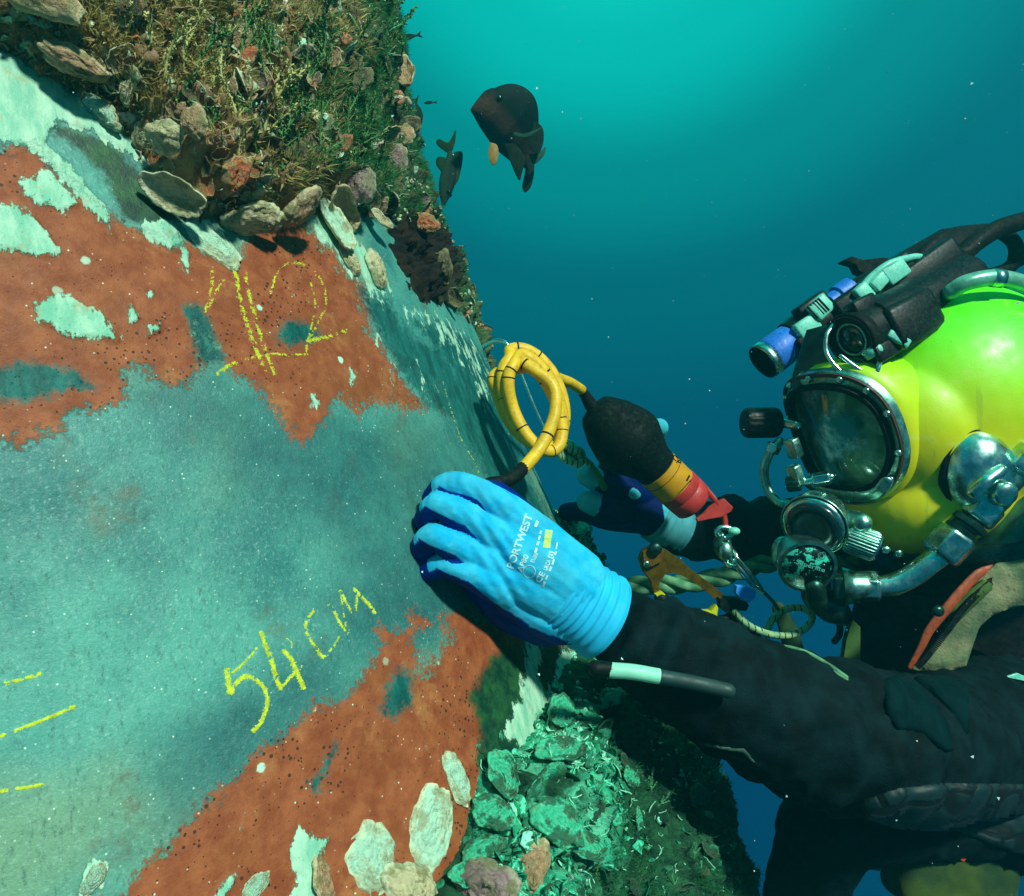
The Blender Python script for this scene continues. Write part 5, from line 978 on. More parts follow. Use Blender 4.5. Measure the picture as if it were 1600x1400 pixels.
hexnut(along(.070), dv, .0225, .026, m_chrome, 'supply_nut', helmet); mb = MB(); mb.lathe(along(.080), dv, [(0, .0155), (.045, .0155)], 28); mb.build('supply_tube', m_steel, helmet, auto=40)
hexnut(along(.138), dv, .0225, .032, m_chrome, 'supply_nut', helmet); mb = MB(); mb.lathe(along(.15), dv, [(0, .017), (.09, .017)], 28); mb.build('supply_hose', m_rubber, helmet, auto=40)
# side block and chrome dome by the ear
h_ = cast(bvh_h, 1530, 742); sp_, sn_ = h_; sn_ = unit(sn_ + HL * .6)
mb = MB(); mb.lathe(sp_ - sn_ * .012, sn_, [(0, .039), (.014, .0395), (.020, .0375), (.030, .032), (.037, .022), (.040, .010), (.041, .001)], 56); v = mb.v[0]; v[:] = sp_ + (v - sp_) + HU * (((v - sp_) @ HU) * .30)[:, None]; dome_ = mb.build('ear_dome', m_chrome, helmet, auto=60)
mb = MB(); mb.lathe(sp_ - sn_ * .010, sn_, [(0, .042), (.012, .043), (.015, .0405), (.012, .037)], 56, closed=True); v = mb.v[0]; v[:] = sp_ + (v - sp_) + HU * (((v - sp_) @ HU) * .30)[:, None]; mb.build('dome_rim', m_rubber, helmet)
mb = MB(); mb.lathe(sp_ + sn_ * .028 - HU * .012, sn_, [(0, .014), (.008, .013), (.012, .010), (.0125, .002)], 24); mb.build('dome_bolt', m_chrome, dome_)
pipe([P(1522, 768, .745), P(1540, 752, .74), P(1562, 735, .745)], .0075, m_chrome, 'link_rod', helmet)
mb = MB(); mb.ellipsoid(P(1600, 820, .80), (unit(dv), unit(np.cross(dv, [0, 1, 0])), np.array([0, 1.0, 0])), (.085, .030, .03), 30, 20); mb.build('side_block', paint('grey_green_casting', lin(60, 120, 100), .4, metal=.5, var=.3, scale=60), helmet)
knob(P(1632, 800, .77), np.array([.4, -.8, -.3]), .024, .03, m_rubber, 'valve_knob', helmet)
pipe([P(1555, 848, .80), P(1580, 870, .79), P(1604, 892, .78)], .005, m_mint, 'clamp_lever', helmet)
# lifting handle, bracket, screws on the lower clamp
pipe([P(1486, 456, .80), P(1512, 441, .79), P(1560, 434, .79), P(1610, 448, .80), P(1660, 480, .81)], .0092, paint('worn_handle', lin(120, 200, 170), .35, metal=.3, var=.3), 'lifting_handle', helmet)
mb = MB(); mb.lathe(P(1550, 434, .789), np.array([1, 0, -.1]), [(0, .0102), (.012, .0102)], 20); mb.build('handle_band', m_chrome, helmet)
for k in range(3): mb = MB(); mb.lathe(P(1362 + 20 * k, 852 + 6 * k, .80), unit(HL + HF * .3), [(0, .005), (.004, .005), (.006, .003)], 12); mb.build('clamp_bolt', m_chrome, helmet)

# bracket from the port frame up to the camera
def flat(pts, d, thick, name, mat, par, bev=.0012):
    o = [P(x, y, dd if not np.isscalar(d) else d) for (x, y), dd in zip(pts, d if not np.isscalar(d) else [d] * len(pts))]; mb = MB(); mb.prism(o, np.array([0, thick, 0]), bev); return mb.build(name, mat, par, auto=35)
def dlin(pts, x0, d0, x1, d1): return [d0 + (d1 - d0) * (x - x0) / (x1 - x0) for x, y in pts]
b1 = [(1240, 585), (1252, 545), (1262, 515), (1292, 507), (1300, 512), (1292, 530), (1291, 550), (1300, 566), (1316, 586), (1322, 600), (1300, 592), (1262, 596), (1240, 610)]
flat(b1, dlin(b1, 1240, .838, 1320, .795), .004, 'bracket_plate', paint('teal_bracket', lin(26, 76, 76), .35, metal=.5, var=.3), helmet)
pipe([P(1302, 508, .80), P(1292, 524, .797), P(1291, 548, .795), P(1300, 566, .79), P(1317, 585, .785), P(1319, 600, .785)], .0026, m_chrome, 'bracket_edge', helmet)
b2 = [(1316, 556), (1345, 562), (1366, 580), (1372, 596), (1362, 602), (1340, 590), (1318, 600)]; flat(b2, dlin(b2, 1316, .79, 1372, .775), .004, 'bracket_plate', m_dsteel, helmet)
pipe([P(1314, 556, .785), P(1338, 574, .778), P(1365, 590, .772)], .0024, m_chrome, 'bracket_edge', helmet); pipe([P(1350, 552, .775), P(1362, 545, .772), P(1372, 548, .772), P(1374, 566, .772), P(1370, 582, .772), P(1364, 596, .775)], .0028, m_chrome, 'hinge_wire', helmet)
mb = MB(); mb.lathe(P(1352, 556, .775), P(1374, 543, .772) - P(1352, 556, .775), [(0, .006), (.016, .0065), (.018, .005)], 16); mb.build('hinge_pin', m_mint, helmet)

# helmet camera: black tube along the crown
cam_a = P(1332, 530, .792); cam_b = P(1500, 440, .86); ca = unit(cam_b - cam_a)
camt = thing('helmet_camera', 'black tube camera with an open round lens clamped on top of the helmet', 'camera', cam_a)
mb = MB(); mb.lathe(cam_a, ca, [(0, .0265), (.004, .0305), (.030, .0305), (.032, .0335), (.056, .0335), (.058, .031), (.20, .0315), (.208, .029), (.216, .022)], 48); mb.build('camera_body', m_black, camt, auto=40)
mb = MB(); mb.lathe(cam_a - ca * .003, ca, [(0, .0315), (-.002, .030), (-.002, .0265), (.004, .0245), (.010, .019), (.010, .022), (.010, .0315)], 48, closed=True); lr = mb.build('lens_ring', m_rubber, camt)
mb = MB(); mb.lathe(cam_a - ca * .0045, ca, [(0.002, .0290), (-.0010, .0286), (-.0010, .0276), (0.002, .0272)], 48, closed=True); mb.build('red_ring', paint('red_ring', lin(120, 50, 40), .4), lr)
mb = MB(); mb.lathe(cam_a - ca * .001, ca, [(.0, .0165), (-.0015, .0175), (-.0015, .0195), (.0, .0200)], 40, closed=True); mb.build('inner_ring', m_steel, lr); mb = MB(); mb.ellipsoid(cam_a + ca * .001, (ca, unit(np.cross(ca, [0, 0, 1])), np.cross(ca, unit(np.cross(ca, [0, 0, 1])))), (.004, .0155, .0155), 24, 14); mb.build('lens_glass', paint('lens_glass', lin(6, 26, 24), .06, var=.1, coat=1.0), lr)
for k, (x, y, w) in enumerate(((1378, 548, 1), (1345, 480, 0))): mb = MB(); mb.box(P(x, y, .785 + .01 * k), (ca, unit(np.cross(ca, [0, 1, 0])), np.array([0, 1.0, 0])), (.018, .010, .014), .3); mb.build('tube_clamp', m_black, camt)
mb = MB(); mb.box(P(1400, 530, .778), (unit([.8, -.1, -.5]), unit([.5, 0, .85]), np.array([0, 1.0, 0])), (.013, .005, .008), .4); mb.build('clamp_tab', m_mint, camt)
mb = MB(); mb.box(P(1420, 500, .80), (ca, unit(np.cross(ca, [0, 1, 0])), np.array([0, 1.0, 0])), (.040, .026, .02), .4); mb.build('housing_block', m_black, camt)
# second tube behind it and lamp in front
lamp_a = P(1192, 566, .862); lamp_b = P(1240, 530, .868); la = unit(lamp_b - lamp_a)
lamp = thing('helmet_lamp', 'small torch wrapped in blue tape at the front of the helmet arm', 'torch', lamp_a)
mb = MB(); mb.lathe(lamp_a, la, [(0, .0225), (.003, .0235), (.010, .0235), (.0102, .022)], 40); hd_ = mb.build('bezel', m_chrome, lamp); mb = MB(); mb.lathe(lamp_a - la * .001, la, [(0, .0225), (0, .019), (.002, .017), (.001, .001)], 36); mb.build('lens', paint('dark_lens', lin(26, 40, 32), .1, coat=1.0), hd_)
mb = MB(); mb.lathe(lamp_a + la * .010, la, [(0, .0225), (.002, .0235), (.034, .0225), (.036, .021)], 40); v = mb.v[0]; v += unit(v - lamp_a) * ((fbm(v * 160, 3, 151) - .5) * .002)[:, None]; mb.build('tape_wrap', m_blue, lamp)
mb = MB(); mb.lathe(lamp_a + la * .044, la, [(0, .021), (.002, .0245), (.034, .0245), (.037, .020), (.05, .016)], 40); mb.build('torch_body', m_black, lamp, auto=40)
mb = MB(); mb.lathe(P(1252, 512, .862), P(1262, 498, .862) - P(1252, 512, .862), [(0, .011), (.004, .012), (.018, .012), (.02, .01)], 20); mb.build('switch', m_black, lamp)
arm_ = thing('clamp_arm', 'jointed black and mint clamp arm holding the taped torch above the face port', 'clamp arm', P(1300, 490, .86)); aa = unit(P(1400, 415, .88) - P(1240, 530, .86)); ab = unit(np.cross(aa, [0, 1, 0])); ac = np.array([0, 1.0, 0])
def blk(x, y, d, h, m, nm='clamp_joint', rot=0): 
    mb = MB(); u = aa * math.cos(rot) + ab * math.sin(rot); w = -aa * math.sin(rot) + ab * math.cos(rot); mb.box(P(x, y, d), (u, w, ac), h, .3); return mb.build(nm, m, arm_)
blk(1258, 512, .852, (.016, .011, .012), m_mint, 'white_clamp'); blk(1262, 528, .855, (.020, .008, .014), m_black); blk(1279, 482, .85, (.014, .012, .011), m_mint, 'ribbed_clamp', .15)
for k in range(5): blk(1270 + k * 4.2, 488 - k * 3.2, .8395, (.0010, .010, .0012), m_rubber, 'rib', .15)
blk(1288, 497, .858, (.03, .007, .014), m_black); blk(1272, 486, .86, (.022, .016, .012), m_black)
mb = MB(); mb.lathe(P(1296, 474, .862), aa, [(0, .011), (.012, .0115), (.014, .0145), (.034, .0145), (.036, .012)], 28); mb.build('blue_collar', m_blue, arm_, auto=40)
blk(1345, 460, .845, (.010, .011, .012), m_mint, 'white_clamp', .1); blk(1372, 440, .845, (.014, .008, .010), m_mint, 'white_clamp', .2); blk(1396, 425, .845, (.016, .012, .008), m_mint, 'white_clamp'); blk(1360, 452, .862, (.06, .016, .018), m_black); blk(1335, 470, .85, (.012, .006, .01), m_dsteel)
pipe([P(1345, 452, .84), P(1362, 432, .84), P(1390, 412, .84), P(1425, 402, .85), P(1438, 402, .86)], .0042, m_mint, 'bent_wire', arm_)
mb = MB(); mb.lathe(P(1330, 478, .875), unit(P(1520, 370, .92) - P(1330, 478, .875)), [(0, .018), (.01, .028), (.17, .029), (.18, .024), (.20, .018)], 36); v = mb.v[0]; mb.build('rear_tube', m_rubber, arm_, auto=40)
blk(1468, 432, .84, (.014, .008, .006), paint('blue_mark', lin(40, 110, 150), .4), 'blue_mark'); blk(1440, 425, .87, (.05, .018, .02), m_black)
HG = 'hoses trailing behind the helmet'
tag(pipe([P(1430, 425, .87), P(1445, 395, .88), P(1480, 370, .90), P(1525, 362, .93), P(1562, 362, .96), P(1586, 382, .98), P(1584, 410, 1.0), P(1565, 430, 1.02), P(1560, 470, 1.05)], .0095, m_rubber, 'hose', None, 16), 'black hose curling over and down behind the helmet crown', 'hose', HG)
tag(pipe([P(1455, 430, .86), P(1490, 410, .87), P(1530, 375, .88), P(1575, 352, .90), P(1640, 342, .94), P(1760, 360, 1.0)], .0115, m_rubber, 'hose', None, 16), 'thick straight black hose running off the top of the helmet', 'hose', HG)
tag(pipe([P(1500, 425, .93), P(1540, 428, .96), P(1575, 418, .98), P(1620, 400, 1.02), P(1720, 390, 1.1)], .007, m_rubber, 'hose', None, 12), 'thin lower black hose behind the lifting handle', 'hose', HG)
tag(flat([(1318, 406), (1330, 400), (1348, 405), (1380, 402), (1402, 405), (1385, 416), (1350, 428), (1342, 424), (1336, 412)], .93, .02, 'rubber_strap', m_rubber, None), 'loose black rubber strap end sticking out above the clamp arm', 'strap')
# ---------------------------------------------------------------- gear in the hands
pa = P(922, 633, .845); pb = P(1096, 797, .885); pax = unit(pb - pa); K = .865 / F
probe = thing('corrosion_probe', 'black conical probe with yellow and red bands held over the far glove', 'probe', (pa + pb) / 2)
m_pblk = paint('probe_rubber', lin(2, 16, 16), .75, spec=.15, var=.4, scale=90, bump=.3, grime=lin(60, 80, 50), gamt=.25)
mb = MB(); mb.lathe(pa, pax, [(-2 * K, 7 * K), (6 * K, 12 * K), (9 * K, 26 * K), (16 * K, 32 * K), (40 * K, 45 * K), (68 * K, 54 * K), (84 * K, 56 * K), (94 * K, 54 * K), (118 * K, 43 * K), (134 * K, 35.5 * K), (148 * K, 34 * K), (150 * K, 33 * K)], 64); mb.build('probe_body', m_pblk, probe, auto=55)
mb = MB(); mb.lathe(pa + pax * 150 * K, pax, [(0, 33 * K), (.5 * K, 34.5 * K), (42 * K, 34 * K), (42.5 * K, 32 * K)], 64); yb = mb.build('yellow_band', paint('probe_yellow', lin(214, 150, 8), .45, var=.15, scale=50, coat=.2), probe, auto=40)
mb = MB(); mb.lathe(pa + pax * 163 * K, pax, [(0, 34.7 * K), (.9 * K, 34.7 * K)], 64); mb.build('black_line', m_rubber, yb)
mb = MB(); mb.lathe(pa + pax * 191.5 * K, pax, [(0, 33 * K), (.8 * K, 35 * K), (16 * K, 35 * K), (17 * K, 34 * K), (18 * K, 35 * K), (40 * K, 34 * K), (43 * K, 31 * K), (43.5 * K, 20 * K), (38 * K, 18 * K), (38 * K, 2 * K)], 64); rb = mb.build('red_end', paint('probe_red', lin(196, 52, 48), .5, var=.2, scale=60, coat=.15), probe, auto=50); bvr = bvh_of(rb); bvy = bvh_of(yb)
mb = MB()
for a in ([(1082, 806), (1091, 795), (1096, 803)], [(1098, 785), (1111, 779), (1108, 789)]):
    hs = [cast(bvr, *q) for q in a]
    if all(h is not None for h in hs): mb.add([h[0] + h[1] * .0006 for h in hs], [(0, 1, 2)])
if mb.v: mb.build('yellow_triangle', paint('tri_yellow', lin(220, 170, 20), .5), rb, False, fix=False)
mb = MB(); stamp(bvy, 'CP', (1050, 714), (1060, 727), 7, mb=mb, lift=.0004); stamp(bvy, rectm(n=3), (1074, 752), (1082, 737), 3, mb=mb); stamp(bvy, rectm(n=3), (1079, 754), (1085, 742), 1.6, mb=mb); mb.build('band_print', m_rubber, yb, False, fix=False)
m_strap = paint('red_strap', lin(190, 48, 40), .5, var=.25, scale=100)
mb = MB(); mb.tube(catmull([P(1104, 766, .865), P(1114, 778, .86), P(1120, 788, .86)], 5), [.004] * 11, 10, ell=(1, .5)); o = flat([(1119, 784), (1132, 779), (1146, 793), (1143, 799), (1128, 808), (1106, 812), (1090, 815), (1087, 811), (1100, 801), (1108, 792)], .858, .005, 'red_lanyard', m_strap, probe)
mb.build('lanyard_loop', m_strap, probe); pipe([P(1131, 804, .862), P(1133, 816, .862), P(1133, 827, .862)], .0034, m_strap, 'lanyard_tail', probe)

# coiled yellow cable
cable = thing('coiled_cable', 'yellow cable coiled in three taped loops between the probe and the pile', 'cable', P(830, 620, .74))
m_cab = paint('yellow_cable', lin(240, 188, 28), .5, var=.18, scale=70, bump=.3, grime=lin(140, 120, 20), gamt=.4)
CD = .74; pts = [P(908, 609, .835), P(890, 598, .81), P(868, 589, .78), P(848, 572, .755)]
def loop(ph, a, b, cx, cy, dd, ang=-23):
    t_ = math.radians(ph); A = math.radians(ang); x = b * math.sin(t_); y = -a * math.cos(t_); return P(cx + x * math.cos(A) - y * math.sin(A), cy + x * math.sin(A) + y * math.cos(A), CD + dd + .012 * math.sin(t_))
for k, (a, b, cx, cy, dd) in enumerate(((80, 47, 829, 620, .004), (78, 40, 832, 628, -.010), (74, 33, 836, 636, -.020))):
    for ph in range(40 if k == 0 else 0, 360, 24): 
        pin = 1 - .38 * math.exp(-((ph - 75) / 34.0) ** 2)      # strands drawn together where they are taped
        pts.append(loop(-ph - 8, a, b * (1 - .0 * k) * (1.0 if ph > 200 or ph < 150 else 1.0), cx, cy, dd * pin))
pts += [P(862, 600, .715), P(868, 640, .708), P(855, 680, .70), P(838, 708, .69), P(816, 734, .675)]
CR = .0064; mb = MB(); cc_ = catmull(pts, 7); mb.tube(cc_, CR, 14); cb = mb.build('cable_loops', m_cab, cable)
tg_ = unit(np.gradient(cc_, axis=0)); nb = 0
for i in range(10, len(cc_) - 6, 5):
    if rng.random() < .3:
        mb = MB(); w = .0007 * rng.uniform(.5, 1.5); mb.tube([cc_[i] - tg_[i] * w, cc_[i] + tg_[i] * w], CR * 1.035, 14, caps=None); mb.build('black_marking', m_rubber, cb, fix=False); nb += 1
pipe([P(905, 606, .832), P(913, 616, .84), P(924, 634, .846)], [.0056, .0062, .0085], m_rubber, 'cable_sleeve', cable); pipe([P(818, 731, .677), P(805, 744, .665), P(786, 753, .655), P(765, 757, .645), P(750, 770, .642)], .0066, m_rubber, 'cable_sleeve', cable)

# wire hook over the edge of the pile, with knot
hook = thing('wire_hook', 'thin bent steel wire hook running behind the yellow coil to a knotted cord', 'hook', P(830, 620, .9)); m_wire = paint('bright_wire', lin(150, 210, 205), .25, metal=.9, var=.1)
pipe([P(752, 545, .93), P(762, 538, .92), P(775, 533, .91), P(790, 536, .90), P(800, 550, .90), P(815, 585, .90), P(835, 635, .90), P(858, 685, .90), P(868, 704, .90), P(880, 716, .90), P(893, 716, .90)], [.0035, .0035, .0032, .003, .0024, .0019, .0019, .0019, .0019, .0019, .0019], m_wire, 'wire', hook, 8)
pipe([P(893, 716, .90), P(900, 706, .895), P(896, 694, .89), P(886, 688, .89), P(876, 692, .89)], .0022, m_wire, 'eye', hook, 8)
t = NT('flecked_cord'); _v = t.t.nodes.new('ShaderNodeTexWave'); _v.inputs['Scale'].default_value = 46; _v.inputs['Distortion'].default_value = 4; t.t.links.new(t.tc.outputs['Object'], _v.inputs[0]); c = t.mix(t.math('MULTIPLY', t.ss(_v.outputs['Fac'], .86, .93), t.ss(t.noise(120), .42, .5)), t.mix(t.ss(t.noise(90), .3, .7), lin(120, 170, 120), lin(170, 206, 150)), lin(20, 30, 30)); t.p(Base_Color=c, Roughness=.8); t.bump(t.noise(700), .5, .0006); m_cord = t.m
mb = MB(); 
for k in range(3): mb.tube(catmull([P(884 + 9 * k + 11 * math.cos(a) * .7, 706 + 4 * k + 11 * math.sin(a), .888 + .008 * math.sin(a * 2 + k)) for a in np.linspace(0, 6.28, 9)], 5), .0052, 10)
mb.tube(catmull([P(905, 712, .885), P(918, 722, .90), P(925, 728, .93)], 5), .0045, 10); mb.build('cord_knot', m_cord, hook)
tag(pipe([P(924, 728, .93), P(934, 742, .925), P(944, 762, .928)], .0045, paint('green_cord', lin(60, 130, 80), .7), 'cord', None), 'green cord end between the curled far fingers', 'cord')

# rope ascender
asc = thing('rope_ascender', 'gold hand ascender with a black and yellow grip hanging above the near arm', 'ascender', P(1060, 890, .86)); m_gold = paint('gold_alloy', lin(150, 116, 24), .34, metal=.8, var=.3, scale=80, bump=.2, grime=lin(50, 50, 20), gamt=.5); s6 = lambda L: [(880 + x / 3.478, 800 + y / 3.478) for x, y in L]
a1 = s6([(410, 255), (432, 205), (490, 180), (560, 205), (640, 260), (695, 310), (780, 375), (870, 445), (900, 500), (905, 530), (880, 525), (840, 482), (760, 415), (665, 348), (600, 325), (550, 335), (520, 375), (512, 415), (530, 448), (505, 468), (482, 425), (470, 370), (432, 322)])
flat(a1, .86, .010, 'ascender_frame', m_gold, asc, .0015); flat(s6([(430, 215), (480, 190), (550, 212), (540, 270), (480, 300), (435, 280)]), .852, .012, 'cam_plate', paint('gold_dark', lin(120, 84, 18), .4, metal=.4, var=.3), asc)
mb = MB(); mb.lathe(P(1010, 881, .850), np.array([0, -1, 0]), [(0, .004), (.003, .004), (.0035, .002)], 14); mb.build('rivet', m_chrome, asc); mb = MB(); mb.lathe(P(1024, 857, .85), np.array([0, -1, 0]), [(-.004, .0075), (.004, .0075), (.006, .005)], 18); mb.build('cam_pin', m_dsteel, asc)
m_yel = paint('yellow_plastic', lin(206, 206, 20), .45, var=.15); flat(s6([(500, 448), (535, 432), (558, 450), (548, 470), (515, 476)]), .853, .014, 'yellow_end', m_yel, asc); flat(s6([(765, 540), (800, 538), (832, 502), (845, 520), (840, 560), (850, 585), (830, 605), (808, 600), (795, 568)]), .853, .014, 'yellow_end', m_yel, asc)
pipe([P(x, y, .858) for x, y in s6([(530, 470), (590, 520), (660, 565), (740, 592), (820, 600), (885, 578)])], [.008, .010, .012, .012, .009, .005], m_rubber, 'grip', asc, 18); pipe([P(x, y, .8475) for x, y in s6([(570, 488), (630, 515), (700, 560), (780, 582)])], [.0016, .0038, .0036, .0016], m_yel, 'grip_stripe', asc)
flat(s6([(850, 470), (900, 470), (990, 475), (1015, 510), (1000, 540), (930, 540), (900, 560), (860, 530)]), .85, .02, 'clip_block', m_black, asc)
tag(flat(s6([(940, 400), (990, 402), (1050, 428), (1045, 470), (1010, 495), (965, 478), (935, 440)]), .838, .010, 'blue_clip', paint('bright_blue_clip', lin(50, 150, 250), .5, var=.1), None), 'small bright blue plastic clip above the ascender', 'clip')
tag(flat(s6([(880, 560), (930, 540), (1060, 650), (1110, 715), (1100, 728), (960, 650)]), .862, .004, 'strap', m_rubber, None), 'black webbing strap hanging from the ascender to the arm', 'strap')
tag(pipe([P(x, y, d) for (x, y), d in zip(s6([(935, 545), (1000, 610), (1090, 655), (1190, 672), (1280, 655), (1345, 600), (1345, 550), (1290, 520), (1210, 530), (1145, 575), (1110, 640), (1100, 715)]), [.85, .845, .84, .838, .838, .842, .85, .86, .868, .87, .868, .86])], .0042, m_cord, 'rope', None, 12, 8), 'pale flecked rope bent in a small loop beside the ascender', 'rope')
# twisted green rope passing behind
t = NT('twisted_rope'); w_ = t.noise(60, 4); c = t.mix(t.ss(w_, .3, .7), lin(60, 120, 84), lin(120, 180, 130)); t.p(Base_Color=c, Roughness=.8); t.bump(t.noise(500), .5, .001); rc_ = catmull([P(960, 920, .985), P(1010, 914, .975), P(1070, 912, .96), P(1130, 900, .955), P(1190, 882, .96), P(1250, 872, .98), P(1330, 880, 1.0)], 14); mb = MB()
tg_ = unit(np.gradient(rc_, axis=0)); u_ = unit(np.cross(tg_, [0, 1, 0])); w_ = np.cross(tg_, u_); sl = np.concatenate([[0], np.cumsum(np.linalg.norm(np.diff(rc_, axis=0), axis=1))])
for k in range(3): mb.tube(rc_ + .0072 * (np.cos(sl * 62 + k * 2.094)[:, None] * u_ + np.sin(sl * 62 + k * 2.094)[:, None] * w_), .0068, 10)
tag(mb.build('twisted_rope', t.m), 'thick twisted green rope passing behind the ascender under the far arm', 'rope')
# swivel snap hook
sw = thing('snap_hook', 'chrome swivel snap hook hanging from the red lanyard', 'snap hook', P(1150, 870, .86))
pipe([P(1133 + 13 * math.cos(a), 832 + 8 * math.sin(a), .858) for a in np.linspace(0, 6.28, 13)], .0034, m_chrome, 'ring', sw, 10, 4); mb = MB(); mb.ellipsoid(P(1147, 830, .852), np.eye(3), (.0075, .006, .005), 14, 10); mb.build('ring_button', m_mint, sw)
pipe([P(1127, 838, .86), P(1124, 852, .86), P(1130, 866, .86), P(1142, 880, .86), P(1152, 886, .86)], [.006, .008, .007, .006, .006], m_dsteel, 'swivel', sw); pipe([P(1138, 842, .86), P(1142, 858, .86), P(1150, 868, .855), P(1148, 884, .85), P(1136, 880, .855), P(1130, 862, .86)], .0032, m_chrome, 'gate_ring', sw, 10)
pipe([P(1148, 878, .852), P(1160, 894, .850), P(1176, 912, .850), P(1192, 926, .85)], [.005, .0042, .0036, .0026], m_chrome, 'spine', sw); pipe([P(1152, 872, .846), P(1166, 888, .846), P(1182, 908, .848), P(1190, 920, .85)], .0022, m_chrome, 'gate', sw)
mb = MB(); mb.ellipsoid(P(1134, 862, .852), np.eye(3), (.009, .006, .012), 14, 10); mb.build('worn_link', m_steel, sw)
pipe([P(1192, 924, .85), P(1206, 938, .855), P(1216, 952, .86)], .0022, paint('green_line', lin(40, 90, 60), .8), 'line', sw)
tag(pipe([P(1216, 950, .90), P(1232, 985, .90), P(1240, 1020, .91), P(1246, 1060, .92)], [.008, .012, .014, .014], paint('olive_webbing', lin(36, 74, 34), .7), 'webbing', None, ell=(1, .25)), 'dim olive webbing strap behind the rope loop', 'strap')
# pale banded strap over the arm, olive flap by the neck
m_band = NT('banded_strap'); _t = m_band; _w = _t.noise(60, 3); _t.p(Base_Color=_t.mix(_t.ss(_w, .3, .7), lin(40, 90, 66), lin(110, 170, 120)), Roughness=.7); _t.bump(_t.noise(500), .4, .001); m_band = _t.m
st_ = thing('harness_strap', 'pale green ribbed strap lying over the near upper arm', 'strap', P(1250, 1025, .6)); 
for k in range(4): o_ = 5.0 * k; pipe([P(1192, 1012 + o_, .68), P(1220, 1010 + o_, .66), P(1256, 1018 + o_, .645), P(1290, 1036 + o_, .635), P(1322, 1058 + o_ * .7, .635)], .0020, m_band, 'strap_cord', st_)
tag(flat([(1086, 984), (1110, 992), (1150, 1012), (1185, 1018), (1210, 1030), (1190, 1040), (1160, 1036), (1140, 1014), (1108, 998)], .612, .003, 'rubber_flap', m_dsteel, None), 'thin dark flap on top of the near forearm', 'flap')
tag(flat([(1332, 968), (1322, 1000), (1316, 1040), (1300, 1060), (1330, 1062), (1345, 1060), (1345, 980)], .90, .01, 'olive_pouch', paint('olive_cloth', lin(60, 96, 34), .8, var=.3), None), 'olive cloth flap between the twisted rope and the dark chest', 'pouch')
# white and grey pen along the arm
pen = thing('marker_pen', 'white barrelled pen with dark ends strapped under the near forearm', 'pen', P(1000, 1055, .56)); d0 = .562
pipe([P(930, 1044, d0), P(952, 1046, d0)], .0062, m_rubber, 'pen_cap', pen, 20); pipe([P(952, 1047, d0), P(990, 1050, d0 - .001), P(1030, 1057, d0 - .001)], .0062, paint('white_pen', lin(150, 230, 196), .5, var=.1), 'pen_barrel', pen, 20, caps=None); pipe([P(1029, 1057, d0 - .001), P(1080, 1066, d0 - .002), P(1138, 1079, d0 - .001)], .0058, paint('grey_pen', lin(30, 60, 58), .55, var=.2), 'pen_tail', pen, 20)
tag(flat([(1108, 1052), (1124, 1044), (1156, 1058), (1150, 1072)], .566, .0015, 'rubber_band', m_rubber, None), 'black band pinning the tail of the pen', 'band') if False else None

# harness vest: pale canvas panel, zip and orange piping, on the chest
t = NT('mottled_canvas'); c = t.mix(t.ss(t.noise(26, 4), .35, .68), lin(92, 118, 80), lin(166, 160, 116)); c = t.mix(t.math('MULTIPLY', t.ss(t.noise(120, 5, .7), .55, .7), .5), c, lin(60, 70, 50)); t.p(Base_Color=c, Roughness=.8); t.bump(t.noise(300), .6, .0015); m_canvas = t.m
vest = thing('harness_vest', 'mottled canvas harness vest with orange piping on the diver\'s chest', 'vest', P(1500, 980, .84))
def sheet(poly, dfun, name, mat, par, thick=.004, step=8):
    poly = np.array(poly, float); x0, y0 = poly.min(0); x1, y1 = poly.max(0); nx = int((x1 - x0) / step) + 2; ny = int((y1 - y0) / step) + 2; X, Y = np.meshgrid(np.linspace(x0, x1, nx), np.linspace(y0, y1, ny)); X = X.ravel(); Y = Y.ravel(); s = poly_sdf(X, Y, poly)
    X, Y, s = snap(X, Y, s, poly, step); D = dfun(X, Y); fr_ = np.stack([(X - 800) / F * D, D, -(Y - 700) / F * D], 1); bulge = smooth(s, 0, 14); fr_[:, 1] -= bulge * .006; bk = fr_.copy(); bk[:, 1] += thick + bulge * .004
    fc = grid_faces(ny, nx); fc = fc[(s[fc] > -step * 1.5).all(1) & (s[fc] > 0).any(1)]; n = len(X); e = {}
    for q in fc.tolist():
        for a, b in zip(q, q[1:] + q[:1]): e[(a, b)] = 1
    side = [(b, a, a + n, b + n) for (a, b) in e if (b, a) not in e]; allf = fc.tolist() + [[i + n for i in q[::-1]] for q in fc.tolist()] + side
    V = np.vstack([fr_, bk]); us = np.unique([i for q in allf for i in q]); mp = -np.ones(2 * n, int); mp[us] = np.arange(len(us)); return new_mesh(name, V[us], [[int(mp[i]) for i in q] for q in allf], mat, par)
vd_ = lambda X, Y: .800 - .00012 * (X - 1420) + .0001 * (Y - 900) + .012 * (fbm(np.stack([X, Y, X * 0], 1) / 60, 2, 161) - .5)
sheet([(1640, 868), (1560, 880), (1530, 905), (1500, 950), (1460, 1010), (1424, 1046), (1440, 1050), (1470, 1048), (1476, 1062), (1488, 1048), (1510, 1040), (1520, 1010), (1530, 980), (1550, 962), (1580, 950), (1640, 940)], vd_, 'canvas_panel', m_canvas, vest)
pipe([P(1562, 884, 0.789), P(1530, 896, 0.787), P(1500, 926, 0.785), P(1476, 955, 0.785), P(1452, 985, 0.787), P(1440, 1010, 0.789), P(1422, 1042, 0.793)], [.003, .0055, .006, .006, .0055, .0045, .003], paint('orange_piping', lin(176, 76, 36), .6, var=.25, scale=110, grime=lin(60, 30, 20), gamt=.6), 'orange_piping', vest, 14, ell=(1, .5)); mb = MB(); mb.lathe(P(1464, 954, 0.775), np.array([0, -1, 0]), [(0, .0065), (.004, .006), (.006, .003)], 18); mb.build('snap_button', m_dsteel, vest)
